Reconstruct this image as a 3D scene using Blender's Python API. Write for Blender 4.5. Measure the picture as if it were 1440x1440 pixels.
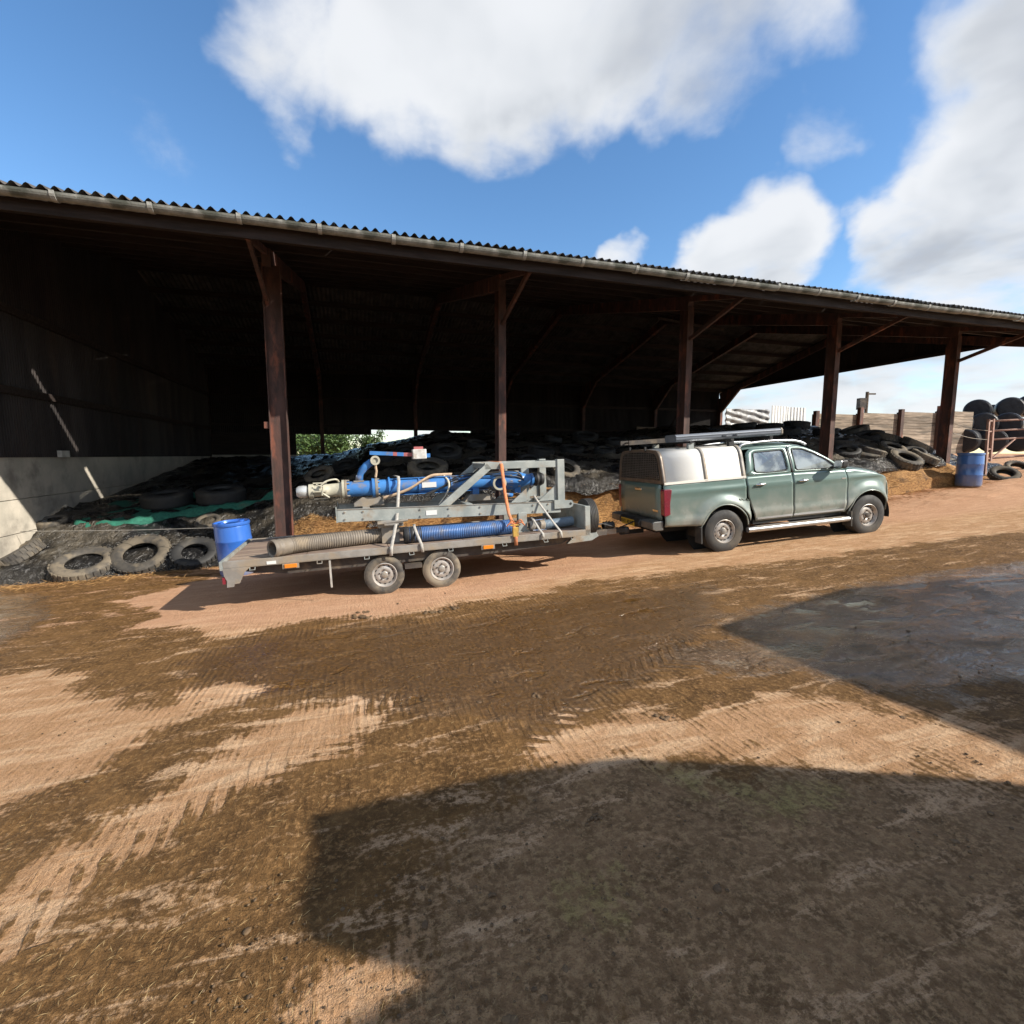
import bpy, bmesh, math, random
import numpy as np
from mathutils import Matrix, Vector, Euler
random.seed(7); RNG = np.random.default_rng(11)
for o in list(bpy.data.objects): bpy.data.objects.remove(o)
scene = bpy.context.scene
COL = scene.collection

# ------------------------------------------------------------------ camera
F = 700.0; PITCH = math.radians(6.5); TH = math.radians(17.6); CAMZ = 1.7
cd = bpy.data.cameras.new('camera'); cam = bpy.data.objects.new('camera', cd); COL.objects.link(cam)
cam.location = (0, 0, CAMZ); cam.rotation_euler = (math.radians(90) - PITCH, 0, 0)
cd.sensor_fit = 'HORIZONTAL'; cd.angle = 2 * math.atan(720 / F); cd.clip_start = 0.05; cd.clip_end = 5000
scene.camera = cam

def ray(px, py):
    xc = (px - 720) / F; yc = (py - 720) / F
    return Vector((xc, math.cos(PITCH) - math.sin(PITCH) * yc, -math.sin(PITCH) - math.cos(PITCH) * yc))

# ------------------------------------------------------------------ light
U = Vector((math.cos(TH), math.sin(TH), 0)); N = Vector((-math.sin(TH), math.cos(TH), 0))
LDIR = (-1.25 * U + 0.90 * N + Vector((0, 0, -1)))        # light travel for one metre of drop
ELEV = math.atan(1 / math.hypot(LDIR.x, LDIR.y)); AZ = math.atan2(-LDIR.x, -LDIR.y)
sd = bpy.data.lights.new('sun', 'SUN'); sun = bpy.data.objects.new('sun', sd); COL.objects.link(sun)
sd.energy = 3.0; sd.angle = math.radians(0.53); sd.color = (1.0, 0.93, 0.82)
sun.rotation_euler = LDIR.to_track_quat('-Z', 'Y').to_euler(); sun.location = (20, -10, 30)

world = bpy.data.worlds.new('World'); scene.world = world; world.use_nodes = True
wn = world.node_tree; wn.nodes.clear()
def WN(t, **kw):
    n = wn.nodes.new(t)
    for k, v in kw.items(): setattr(n, k, v)
    return n
def wmath(op, a, b=None, clamp=False):
    n = WN('ShaderNodeMath', operation=op); n.use_clamp = clamp
    for i, v in enumerate((a, b)):
        if v is None: continue
        if isinstance(v, (int, float)): n.inputs[i].default_value = v
        else: wn.links.new(v, n.inputs[i])
    return n.outputs[0]
def wsmooth(v, a, b, lo=0.0, hi=1.0):
    n = WN('ShaderNodeMapRange', interpolation_type='SMOOTHSTEP'); wn.links.new(v, n.inputs[0])
    for i, x in enumerate((a, b, lo, hi)): n.inputs[i + 1].default_value = x
    return n.outputs[0]
sky = WN('ShaderNodeTexSky', sky_type='NISHITA'); sky.sun_disc = False
sky.sun_elevation = ELEV; sky.sun_rotation = AZ; sky.air_density = 1.0; sky.dust_density = 0.25; sky.ozone_density = 2.2
tc = WN('ShaderNodeTexCoord'); DIR = tc.outputs['Generated']
sep = WN('ShaderNodeSeparateXYZ'); wn.links.new(DIR, sep.inputs[0])
den = wmath('ADD', wmath('MAXIMUM', sep.outputs[2], 0.0), 0.22)
comb = WN('ShaderNodeCombineXYZ')
wn.links.new(wmath('DIVIDE', sep.outputs[0], den), comb.inputs[0]); wn.links.new(wmath('DIVIDE', sep.outputs[1], den), comb.inputs[1])
PL = comb.outputs[0]
def wnoise(scale, detail=8, rough=0.55, off=(0, 0, 0), dist=0.0, vec=None):
    m = WN('ShaderNodeVectorMath', operation='ADD'); wn.links.new(vec or PL, m.inputs[0]); m.inputs[1].default_value = off
    n = WN('ShaderNodeTexNoise'); wn.links.new(m.outputs[0], n.inputs['Vector'])
    n.inputs['Scale'].default_value = scale; n.inputs['Detail'].default_value = detail
    n.inputs['Roughness'].default_value = rough; n.inputs['Distortion'].default_value = dist
    return n.outputs['Fac']
fbm = wnoise(2.4, 8, 0.56, (3.1, 1.7, 0), 0.25)
fbm2 = wnoise(2.2, 4, 0.50, (3.1 + 0.10, 1.7 - 0.03, 0), 0.25)
big = wnoise(0.8, 3, 0.5, (5.0, 2.0, 0))
blobs = [(390, 50, 7, 1, .9), (430, 110, 7, 1, .85), (530, 105, 7.5, 1, .95), (620, 30, 11, 3, 1.05), (735, 55, 9, 3, 1), (860, 50, 9.5, 3, 1.05), (650, 130, 5, 1, .7), (740, 150, 5, 1, .6),
         (965, 90, 7.5, 2, .95), (1010, 40, 8, 2, .95), (1060, 30, 8, 2, .85), (780, -80, 15, 4, .95), (500, -70, 11, 2, .8),
         (1360, 60, 7, 2, 1), (1445, 150, 10, 3, 1.05), (1400, 270, 9, 2, 1.05), (1290, 320, 5, 1.5, 1), (1440, 370, 8, 2, 1), (1340, 350, 7, 2, 1),
         (1075, 345, 6.5, 1.5, 1.05), (1000, 370, 5.0, 1, 1), (1140, 200, 4, .3, .66), (865, 372, 2.6, .5, .75), (1425, 420, 4, 1, .7),
         (1100, 550, 9, 2, .8), (1250, 570, 8, 2, .8), (1400, 540, 9, 2, .8), (560, 615, 8, 1, .7)]
wv = WN('ShaderNodeTexNoise'); wn.links.new(DIR, wv.inputs['Vector']); wv.inputs['Scale'].default_value = 4.5; wv.inputs['Detail'].default_value = 5; wv.inputs['Roughness'].default_value = .5
w1 = WN('ShaderNodeVectorMath', operation='SUBTRACT'); wn.links.new(wv.outputs['Color'], w1.inputs[0]); w1.inputs[1].default_value = (.5, .5, .5)
w2 = WN('ShaderNodeVectorMath', operation='SCALE'); wn.links.new(w1.outputs[0], w2.inputs[0]); w2.inputs['Scale'].default_value = .30
w3 = WN('ShaderNodeVectorMath', operation='ADD'); wn.links.new(DIR, w3.inputs[0]); wn.links.new(w2.outputs[0], w3.inputs[1])
w4 = WN('ShaderNodeVectorMath', operation='NORMALIZE'); wn.links.new(w3.outputs[0], w4.inputs[0]); WDIR = w4.outputs[0]
acc = None
for (px, py, ro, ri, w) in blobs:
    c = ray(px, py).normalized()
    d = WN('ShaderNodeVectorMath', operation='DOT_PRODUCT'); wn.links.new(WDIR, d.inputs[0]); d.inputs[1].default_value = c
    b = wsmooth(d.outputs['Value'], math.cos(math.radians(ro * 1.08)), math.cos(math.radians(ri * .5)), 0, w)
    acc = b if acc is None else wmath('MAXIMUM', acc, b)
dW = WN('ShaderNodeVectorMath', operation='DOT_PRODUCT'); wn.links.new(DIR, dW.inputs[0]); dW.inputs[1].default_value = ray(560, 400).normalized()
outside = wsmooth(dW.outputs['Value'], math.cos(math.radians(48)), math.cos(math.radians(75)))
acc = wmath('MAXIMUM', acc, wmath('MULTIPLY', wsmooth(big, 0.36, 0.56), outside))  # cloud cover beyond the view, thickened to add fill light in the shadows
def dens(f): return wmath('ADD', acc, wmath('MULTIPLY', wmath('SUBTRACT', f, 0.5), 1.9))
mask = wsmooth(dens(fbm), 0.22, 1.02)
thick = wsmooth(dens(fbm2), 0.62, 1.35)
sk = WN('ShaderNodeBackground'); sk.inputs['Strength'].default_value = 0.082
hs = WN('ShaderNodeHueSaturation'); hs.inputs['Saturation'].default_value = 1.18; hs.inputs['Value'].default_value = 1.0
wn.links.new(sky.outputs[0], hs.inputs['Color']); wn.links.new(hs.outputs[0], sk.inputs['Color'])
cr = WN('ShaderNodeValToRGB'); wn.links.new(thick, cr.inputs[0])
cr.color_ramp.elements[0].color = (0.92, 0.94, 0.97, 1); cr.color_ramp.elements[1].color = (0.54, 0.57, 0.62, 1)
e = cr.color_ramp.elements.new(0.55); e.color = (0.76, 0.79, 0.83, 1)
cb = WN('ShaderNodeBackground'); cb.inputs['Strength'].default_value = 0.385; wn.links.new(cr.outputs[0], cb.inputs['Color'])
mx = WN('ShaderNodeMixShader'); wn.links.new(wmath('MULTIPLY', mask, 0.96), mx.inputs[0]); wn.links.new(sk.outputs[0], mx.inputs[1]); wn.links.new(cb.outputs[0], mx.inputs[2])
wo = WN('ShaderNodeOutputWorld'); wn.links.new(mx.outputs[0], wo.inputs[0])
vs = scene.view_settings; vs.view_transform = 'Standard'; vs.look = 'None'; vs.exposure = 1.35; vs.gamma = 1.0; vs.use_curve_mapping = False

# ------------------------------------------------------------------ numeric helpers
def vnoise(x, y, seed=0):
    xi = np.floor(x).astype(np.int64); yi = np.floor(y).astype(np.int64); xf = x - xi; yf = y - yi
    def h(a, b):
        v = (a * 374761393 + b * 668265263 + seed * 1442695041) & 0x7fffffff
        v = ((v ^ (v >> 13)) * 1274126177) & 0x7fffffff
        return ((v ^ (v >> 16)) & 0xffff) / 65535.0
    u = xf * xf * (3 - 2 * xf); v = yf * yf * (3 - 2 * yf)
    return (h(xi, yi) * (1 - u) + h(xi + 1, yi) * u) * (1 - v) + (h(xi, yi + 1) * (1 - u) + h(xi + 1, yi + 1) * u) * v
def fbmn(x, y, oct=4, seed=0):
    x = np.asarray(x, float); y = np.asarray(y, float); a = 0; w = .5; t = 0
    for i in range(oct):
        a = a + w * vnoise(x, y, seed + i * 17); t += w; w *= .5; x = x * 2.03 + 5.1; y = y * 2.03 + 3.7
    return a / t - .5
def sstep(x, a, b):
    t = np.clip((np.asarray(x, float) - a) / (b - a), 0, 1); return t * t * (3 - 2 * t)
def G(s, q):                                              # ground height, barn coordinates (s along the barn, q towards it)
    s = np.clip(np.asarray(s, float), -14, 30); q = np.clip(np.asarray(q, float), -8, 10.5)
    r = np.clip((s - 11.5) / 4, 0, 1); w = np.clip((q - 6.5) / 3, 0, 1)
    return .0369 * s + .035 * np.logaddexp(0, (s - 5.5) * 2) / 2 - .0327 * q + .16 * r * r * (3 - 2 * r) * w * w * (3 - 2 * w)
def B(s, q, z=0): return Vector((s * U.x + q * N.x, s * U.y + q * N.y, z))
def SQ(p): return (p.x * U.x + p.y * U.y, p.x * N.x + p.y * N.y)
MB_BARN = Matrix.Rotation(TH, 4, 'Z')
def hit(px, py, zf, y0=1.0, y1=60.0):                     # where a pixel's line of sight meets a height field z(s,q)
    d = ray(px, py); d = d / d.y; t = y0; step = .03; last = None
    while t < y1:
        p = Vector((0, 0, CAMZ)) + d * t; s, q = SQ(p)
        if p.z <= float(zf(s, q)): return p
        t += step; step = .03 if t < 12 else .06
    return p
def ground_at(px, py): return hit(px, py, G)

# silage heap profile above the floor, by place along the barn
PR = [(-6.3, 10.75, [0, .35, .8, 1.45, 2.5, 5.5, 12, 15], [.03, .16, .36, .70, .95, 1.25, 1.95, 2.1]),
      (-2.6, 10.75, [0, .35, .8, 1.45, 2.5, 5.5, 12, 15], [.05, .20, .42, .78, 1.0, 1.3, 1.9, 2.0]),
      (-0.8, 10.55, [0, .35, .8, 1.45, 2.5, 5.5, 12, 15], [.45, .72, .92, 1.1, 1.3, 1.6, 1.95, 2.0]),
      (1.2, 10.7, [0, .35, .8, 1.45, 2.5, 5.5, 12, 15], [.95, 1.15, 1.32, 1.5, 1.75, 2.2, 2.4, 2.5]),
      (4.0, 10.8, [0, .35, .8, 1.45, 2.5, 5.5, 12, 15], [1.15, 1.3, 1.42, 1.6, 1.8, 2.3, 2.8, 2.9]),
      (8.0, 10.6, [0, .35, .8, 1.45, 2.5, 5.5, 12, 15], [1.1, 1.25, 1.35, 1.5, 1.65, 2.1, 2.6, 2.7]),
      (10.5, 9.7, [0, .35, .8, 1.45, 2.5, 5.5, 12, 15], [.30, .58, .88, 1.18, 1.52, 2.0, 2.3, 2.3]),
      (16.6, 9.7, [0, .35, .8, 1.45, 2.5, 5.5, 12, 15], [.30, .55, .84, 1.12, 1.48, 1.95, 2.3, 2.3]),
      (18.6, 10.4, [0, .35, .8, 1.45, 2.5, 5.5, 12, 15], [.05, .15, .3, .5, .8, 1.3, 1.8, 1.9]),
      (21.5, 11.0, [0, .35, .8, 1.45, 2.5, 5.5, 12, 15], [.03, .1, .2, .35, .6, 1.1, 1.6, 1.7])]
PS = np.array([p[0] for p in PR]); PQ = np.array([p[1] for p in PR])
def qf(s): return np.interp(s, PS, PQ) + .12 * fbmn(np.asarray(s) * .9, np.asarray(s) * 0 + 2.2, 3, 5)
def Hrel(s, e):
    s = np.asarray(s, float); e = np.asarray(e, float)
    tab = np.array([np.interp(e, p[2], p[3]) for p in PR])            # profiles x ...
    i = np.clip(np.searchsorted(PS, s) - 1, 0, len(PS) - 2)
    t = np.clip((s - PS[i]) / (PS[i + 1] - PS[i]), 0, 1); t = t * t * (3 - 2 * t)
    a = np.take_along_axis(tab, i[None], 0)[0]; b = np.take_along_axis(tab, (i + 1)[None], 0)[0]
    return a * (1 - t) + b * t
def H(s, q):
    s = np.atleast_1d(np.asarray(s, float)); q = np.atleast_1d(np.asarray(q, float)); s, q = np.broadcast_arrays(s, q)
    e = q - qf(s); base = G(s, q)
    h = base + Hrel(s, np.clip(e, 0, 15)) + .16 * fbmn(s * .8, q * .8, 3, 3) * sstep(e, .2, 1.5)
    return np.where((e < 0) | (s < -6.2) | (s > 21.4), base, h)
def Hs(s, q): return float(H(s, q)[0])

# ------------------------------------------------------------------ materials
MATS = {}
class NT:
    def __init__(s, name):
        s.m = bpy.data.materials.new(name); s.m.use_nodes = True; s.t = s.m.node_tree; s.t.nodes.clear()
        s.out = s.n('ShaderNodeOutputMaterial'); s.b = s.n('ShaderNodeBsdfPrincipled'); s.l(s.b.outputs[0], s.out.inputs[0])
        s.co = s.n('ShaderNodeTexCoord')
    def n(s, t, **kw):
        x = s.t.nodes.new(t)
        for k, v in kw.items(): setattr(x, k, v)
        return x
    def l(s, a, b): s.t.links.new(a, b)
    def put(s, sock, v):
        if isinstance(v, (int, float)): sock.default_value = v
        elif isinstance(v, tuple): sock.default_value = v if len(v) != 3 or sock.type != 'RGBA' else (*v, 1)
        else: s.l(v, sock)
    def math(s, op, a, b=None, clamp=False):
        x = s.n('ShaderNodeMath', operation=op); x.use_clamp = clamp; s.put(x.inputs[0], a)
        if b is not None: s.put(x.inputs[1], b)
        return x.outputs[0]
    def mr(s, v, a, b, lo=0., hi=1., smooth=True):
        x = s.n('ShaderNodeMapRange'); x.interpolation_type = 'SMOOTHSTEP' if smooth else 'LINEAR'; s.put(x.inputs[0], v)
        for i, k in enumerate((a, b, lo, hi)): s.put(x.inputs[i + 1], k)
        return x.outputs[0]
    def mix(s, f, a, b):
        x = s.n('ShaderNodeMix', data_type='RGBA'); s.put(x.inputs[0], f); s.put(x.inputs[6], a); s.put(x.inputs[7], b); return x.outputs[2]
    def vec(s, scale=(1, 1, 1), kind='Object', rot=(0, 0, 0)):
        x = s.n('ShaderNodeMapping'); s.l(s.co.outputs[kind], x.inputs[0]); x.inputs['Scale'].default_value = scale; x.inputs['Rotation'].default_value = rot; return x.outputs[0]
    def noise(s, scale, detail=4, rough=.55, vec=None, dist=0.):
        x = s.n('ShaderNodeTexNoise'); s.l(vec if vec is not None else s.co.outputs['Object'], x.inputs['Vector'])
        x.inputs['Scale'].default_value = scale; x.inputs['Detail'].default_value = detail; x.inputs['Roughness'].default_value = rough; x.inputs['Distortion'].default_value = dist
        return x.outputs['Fac']
    def bump(s, h, strength=.3, dist=.02):
        x = s.n('ShaderNodeBump'); x.inputs['Strength'].default_value = strength; x.inputs['Distance'].default_value = dist; s.l(h, x.inputs['Height']); s.l(x.outputs[0], s.b.inputs['Normal'])
    def attr(s, name):
        x = s.n('ShaderNodeAttribute'); x.attribute_name = name; return x.outputs['Fac']
    def rnd(s):
        return s.n('ShaderNodeObjectInfo').outputs['Random']
def mat(name, c1, c2=None, rough=.7, metal=0., scale=6., bump=.2, bscale=None, dirt=None, dscale=3., dlo=.5, dhi=.7, rvar=.1, stretch=(1, 1, 1), bdist=.01, vary=.0, spec=.5, coat=0.):
    if name in MATS: return MATS[name]
    t = NT(name); v = t.vec(stretch)
    n1 = t.noise(scale, 6, .6, v); c2 = c2 or tuple(x * .75 for x in c1)
    col = t.mix(t.mr(n1, .35, .65), c1, c2)
    if dirt: col = t.mix(t.math('MULTIPLY', t.mr(t.noise(dscale, 7, .62, v), dlo, dhi), .9), col, dirt)
    if vary:
        hsv = t.n('ShaderNodeHueSaturation'); t.l(col, hsv.inputs['Color']); t.l(t.mr(t.rnd(), 0, 1, 1 - vary, 1 + vary, False), hsv.inputs['Value']); col = hsv.outputs[0]
    t.put(t.b.inputs['Base Color'], col); t.put(t.b.inputs['Roughness'], t.mr(n1, .3, .7, max(0, rough - rvar), min(1, rough + rvar)))
    t.b.inputs['Metallic'].default_value = metal; t.b.inputs['Specular IOR Level'].default_value = spec
    if coat: t.b.inputs['Coat Weight'].default_value = coat; t.b.inputs['Coat Roughness'].default_value = .08
    if bump: t.bump(t.noise(bscale or scale * 6, 5, .6, v), bump, bdist)
    MATS[name] = t.m; return t.m

M_rust = mat('rusty_steel', (.085, .038, .028), (.050, .030, .025), .75, 0, 7, .35, 40, (.23, .078, .045), 4, .52, .68, stretch=(1, 1, .35))
M_purlin = mat('old_timber', (.030, .018, .014), (.018, .012, .010), .85, 0, 5, .4, 30, stretch=(.3, 3, 3))
M_fibre = mat('fibre_cement', (.10, .088, .078), (.06, .054, .048), .9, 0, 2.2, .4, 50, (.03, .034, .025), 1.5, .5, .7, vary=.25)
M_gutter = mat('gutter_cement', (.34, .34, .31), (.17, .17, .15), .8, 0, 3.5, .4, 40, (.05, .055, .04), 2.2, .5, .66)
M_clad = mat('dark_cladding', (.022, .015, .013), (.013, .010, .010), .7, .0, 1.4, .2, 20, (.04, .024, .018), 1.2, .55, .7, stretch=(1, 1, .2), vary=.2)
M_conc = mat('concrete_wall', (.54, .49, .41), (.40, .37, .31), .88, 0, 1.6, .35, 45, (.22, .20, .17), 1.1, .5, .72, vary=.06)
M_plank = mat('weathered_plank', (.30, .24, .18), (.19, .15, .11), .85, 0, 3, .5, 26, (.10, .085, .065), 1.2, .48, .66, stretch=(.5, 4, 5), vary=.35)
M_galv = mat('galvanised_steel', (.38, .40, .375), (.25, .275, .265), .55, .2, 4, .2, 40, (.27, .20, .135), 2.6, .50, .70)
M_galvd = mat('dirty_galvanised', (.30, .285, .26), (.21, .195, .175), .6, .2, 5, .15, 30, (.30, .24, .17), 3, .42, .65)
M_deck = mat('trailer_plywood', (.25, .18, .14), (.16, .115, .09), .75, 0, 4, .25, 60, (.34, .26, .19), 2.5, .45, .65, stretch=(.6, 2, 1), vary=.08)
M_chassis = mat('dark_chassis', (.07, .06, .05), (.05, .04, .035), .7, .1, 5, .15, 30, (.16, .12, .08), 3, .5, .7)
M_blue = mat('blue_enamel', (.055, .205, .50), (.04, .15, .40), .38, 0, 4, .05, 20, (.20, .18, .15), 4, .54, .70)
M_cream = mat('cream_coupling', (.50, .47, .37), (.38, .36, .28), .5, 0, 7, .1, 30, (.2, .16, .1), 4, .55, .7)
M_hoseb = mat('blue_hose', (.06, .15, .36), (.045, .11, .27), .45, 0, 4, .1, 30, (.16, .14, .11), 3, .50, .70)
M_hoseg = mat('grey_hose', (.19, .16, .125), (.13, .11, .09), .65, 0, 6, .1, 30, (.27, .215, .15), 3, .5, .7)
M_rubber = mat('rubber', (.035, .034, .033), (.025, .025, .025), .75, 0, 6, .15, 40, (.10, .085, .065), 3, .45, .7)
M_tyre_dusty = mat('dusty_tyre', (.085, .075, .062), (.042, .039, .036), .85, 0, 5, .3, 60, (.17, .14, .10), 3.2, .44, .62, vary=.35)
M_tyre_black = mat('black_tyre', (.03, .029, .028), (.022, .022, .022), .7, 0, 4, .15, 40, (.08, .07, .055), 2, .52, .7, vary=.2)
M_steelrim = mat('steel_rim', (.46, .44, .41), (.34, .31, .28), .45, .35, 8, .1, 30, (.22, .17, .12), 6, .5, .7)
M_darkhole = mat('dark_void', (.012, .012, .012), (.008, .008, .008), .8, 0, 3, 0)
M_strapw = mat('grey_strap', (.42, .40, .36), (.32, .30, .27), .8, 0, 20, .3, 200)
M_strapo = mat('orange_strap', (.62, .20, .07), (.45, .15, .06), .75, 0, 20, .3, 200, (.3, .17, .1), 6, .5, .7)
M_strapb = mat('beige_strap', (.50, .36, .23), (.38, .27, .18), .8, 0, 15, .3, 150)
M_amber = mat('amber_lens', (.75, .25, .02), (.62, .2, .02), .25, 0, 3, 0)
M_redlens = mat('red_lens', (.20, .022, .035), (.15, .018, .028), .28, 0, 3, 0, coat=.6)
M_chrome = mat('chrome', (.75, .76, .77), (.7, .7, .7), .16, 1.0, 4, 0)
M_alu = mat('brushed_aluminium', (.60, .61, .62), (.52, .53, .54), .38, .85, 5, .08, 60, stretch=(.2, 3, 3))
M_blackpl = mat('black_plastic_trim', (.025, .025, .026), (.018, .018, .018), .5, 0, 6, .1, 40)
M_bale = mat('black_bale_wrap', (.020, .021, .025), (.014, .014, .017), .38, 0, 3, .4, 9, (.035, .035, .036), 2, .5, .75, bdist=.05, spec=.3)
M_gate = mat('rusty_gate_tube', (.42, .26, .21), (.30, .18, .14), .7, .1, 10, .2, 60, (.40, .30, .25), 5, .5, .7)
M_net = mat('green_net', (.022, .16, .105), (.014, .10, .068), .8, 0, 25, .5, 90, (.09, .12, .08), 3, .6, .8)
M_tarp = mat('grey_tarpaulin', (.30, .30, .29), (.2, .2, .2), .5, 0, 4, .3, 12)
M_white = mat('white_sheet_metal', (.72, .72, .70), (.62, .62, .6), .45, 0, 3, .05, 20, (.45, .42, .38), 2, .6, .8)
M_yellow = mat('yellow_plastic', (.75, .45, .03), (.6, .36, .03), .5, 0, 5, .05)
M_plate = mat('yellow_plate', (.62, .40, .02), (.55, .35, .02), .35, 0, 4, 0)
M_leaf = mat('hedge_leaf', (.075, .13, .03), (.05, .09, .02), .6, 0, 3, 0, vary=.2)
M_bark = mat('bark', (.12, .09, .06), (.07, .05, .035), .9, 0, 6, .5, 30)
M_straw = mat('loose_straw_fibre', (.50, .30, .12), (.30, .16, .06), .8, 0, 3, 0)
M_clod = mat('mud_clod', (.14, .085, .038), (.085, .05, .024), .8, 0, 30, .4, 120)
M_shedwall = mat('shed_wall_sheet', (.30, .31, .30), (.24, .25, .24), .7, 0, 1, .1, 20)

def silage_mat():
    t = NT('silage_face'); v = t.vec((9, 9, 26)); n = t.noise(1.6, 8, .68, v, .6); n2 = t.noise(2.0, 5, .6); n3 = t.noise(40, 3, .6, t.vec((1, 1, 3)))
    c = t.mix(t.mr(n, .36, .62), (.20, .095, .03), (.50, .27, .095)); c = t.mix(t.mr(n2, .52, .70), c, (.09, .045, .02)); c = t.mix(t.mr(n3, .58, .75, 0, .6), c, (.60, .40, .18))
    t.put(t.b.inputs['Base Color'], c); t.b.inputs['Roughness'].default_value = .9
    t.bump(t.math('ADD', n, t.math('MULTIPLY', n3, .5)), .9, .05); return t.m
M_silage = silage_mat()
def sheet_mat():
    t = NT('black_silage_sheet'); n = t.noise(1.1, 7, .62, dist=.4); nf = t.noise(9, 6, .65); w = t.math('ABSOLUTE', t.math('SUBTRACT', t.noise(4.2, 5, .55, t.vec((1.6, .7, 1), rot=(0, 0, .5)), 1.5), .5))
    dust = t.math('MULTIPLY', t.mr(n, .40, .62), t.mr(nf, .3, .62, .45, 1)); dust = t.math('MULTIPLY', dust, t.attr('dust'))
    c = t.mix(dust, (.013, .013, .014), (.21, .175, .125))
    t.put(t.b.inputs['Base Color'], c); t.put(t.b.inputs['Roughness'], t.mr(dust, 0, .8, .22, .7)); t.b.inputs['Specular IOR Level'].default_value = .65
    t.bump(t.math('ADD', t.math('MULTIPLY', w, -2.2), t.math('MULTIPLY', nf, .3)), .9, .09); return t.m
M_sheet = sheet_mat()
def paint_mat(name, c, dust=(.30, .28, .235), z0=.45, z1=1.15):
    t = NT(name); sp = t.n('ShaderNodeSeparateXYZ'); t.l(t.co.outputs['Object'], sp.inputs[0])
    n = t.noise(3.5, 6, .65); f = t.math('MULTIPLY', t.mr(sp.outputs[2], z0, z1, 1, .12, False), t.mr(n, .3, .7, .45, 1.0))
    col = t.mix(f, c, dust); t.put(t.b.inputs['Base Color'], col); t.put(t.b.inputs['Roughness'], t.mr(f, 0, 1, .28, .7)); t.b.inputs['Metallic'].default_value = .15
    t.b.inputs['Coat Weight'].default_value = .6; t.put(t.b.inputs['Coat Roughness'], t.mr(f, 0, 1, .05, .5)); return t.m
M_paint = paint_mat('green_metallic_paint', (.105, .175, .155), (.30, .285, .25))
M_canopy = paint_mat('silver_canopy_paint', (.84, .82, .77), (.74, .70, .60), .9, 2.2)
M_barrel = paint_mat('blue_barrel_plastic', (.02, .14, .56), (.20, .20, .21), .0, .55)
M_barrelf = paint_mat('faded_barrel_plastic', (.035, .125, .37), (.20, .19, .18), .0, .35)
def glass_mat():
    t = NT('tinted_glass'); t.t.nodes.remove(t.b)
    tr = t.n('ShaderNodeBsdfTransparent'); tr.inputs[0].default_value = (.32, .40, .40, 1)
    gl = t.n('ShaderNodeBsdfGlossy'); gl.inputs['Roughness'].default_value = .04; gl.inputs[0].default_value = (.9, .95, .97, 1)
    df = t.n('ShaderNodeBsdfDiffuse'); df.inputs[0].default_value = (.50, .55, .52, 1)
    fr = t.n('ShaderNodeFresnel'); fr.inputs[0].default_value = 1.6
    a = t.n('ShaderNodeMixShader'); t.l(t.mr(t.noise(3, 4), .38, .64, .14, .62), a.inputs[0]); t.l(tr.outputs[0], a.inputs[1]); t.l(df.outputs[0], a.inputs[2])
    m = t.n('ShaderNodeMixShader'); t.l(t.math('ADD', fr.outputs[0], .10), m.inputs[0]); t.l(a.outputs[0], m.inputs[1]); t.l(gl.outputs[0], m.inputs[2]); t.l(m.outputs[0], t.out.inputs[0]); return t.m
M_glass = glass_mat()

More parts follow.
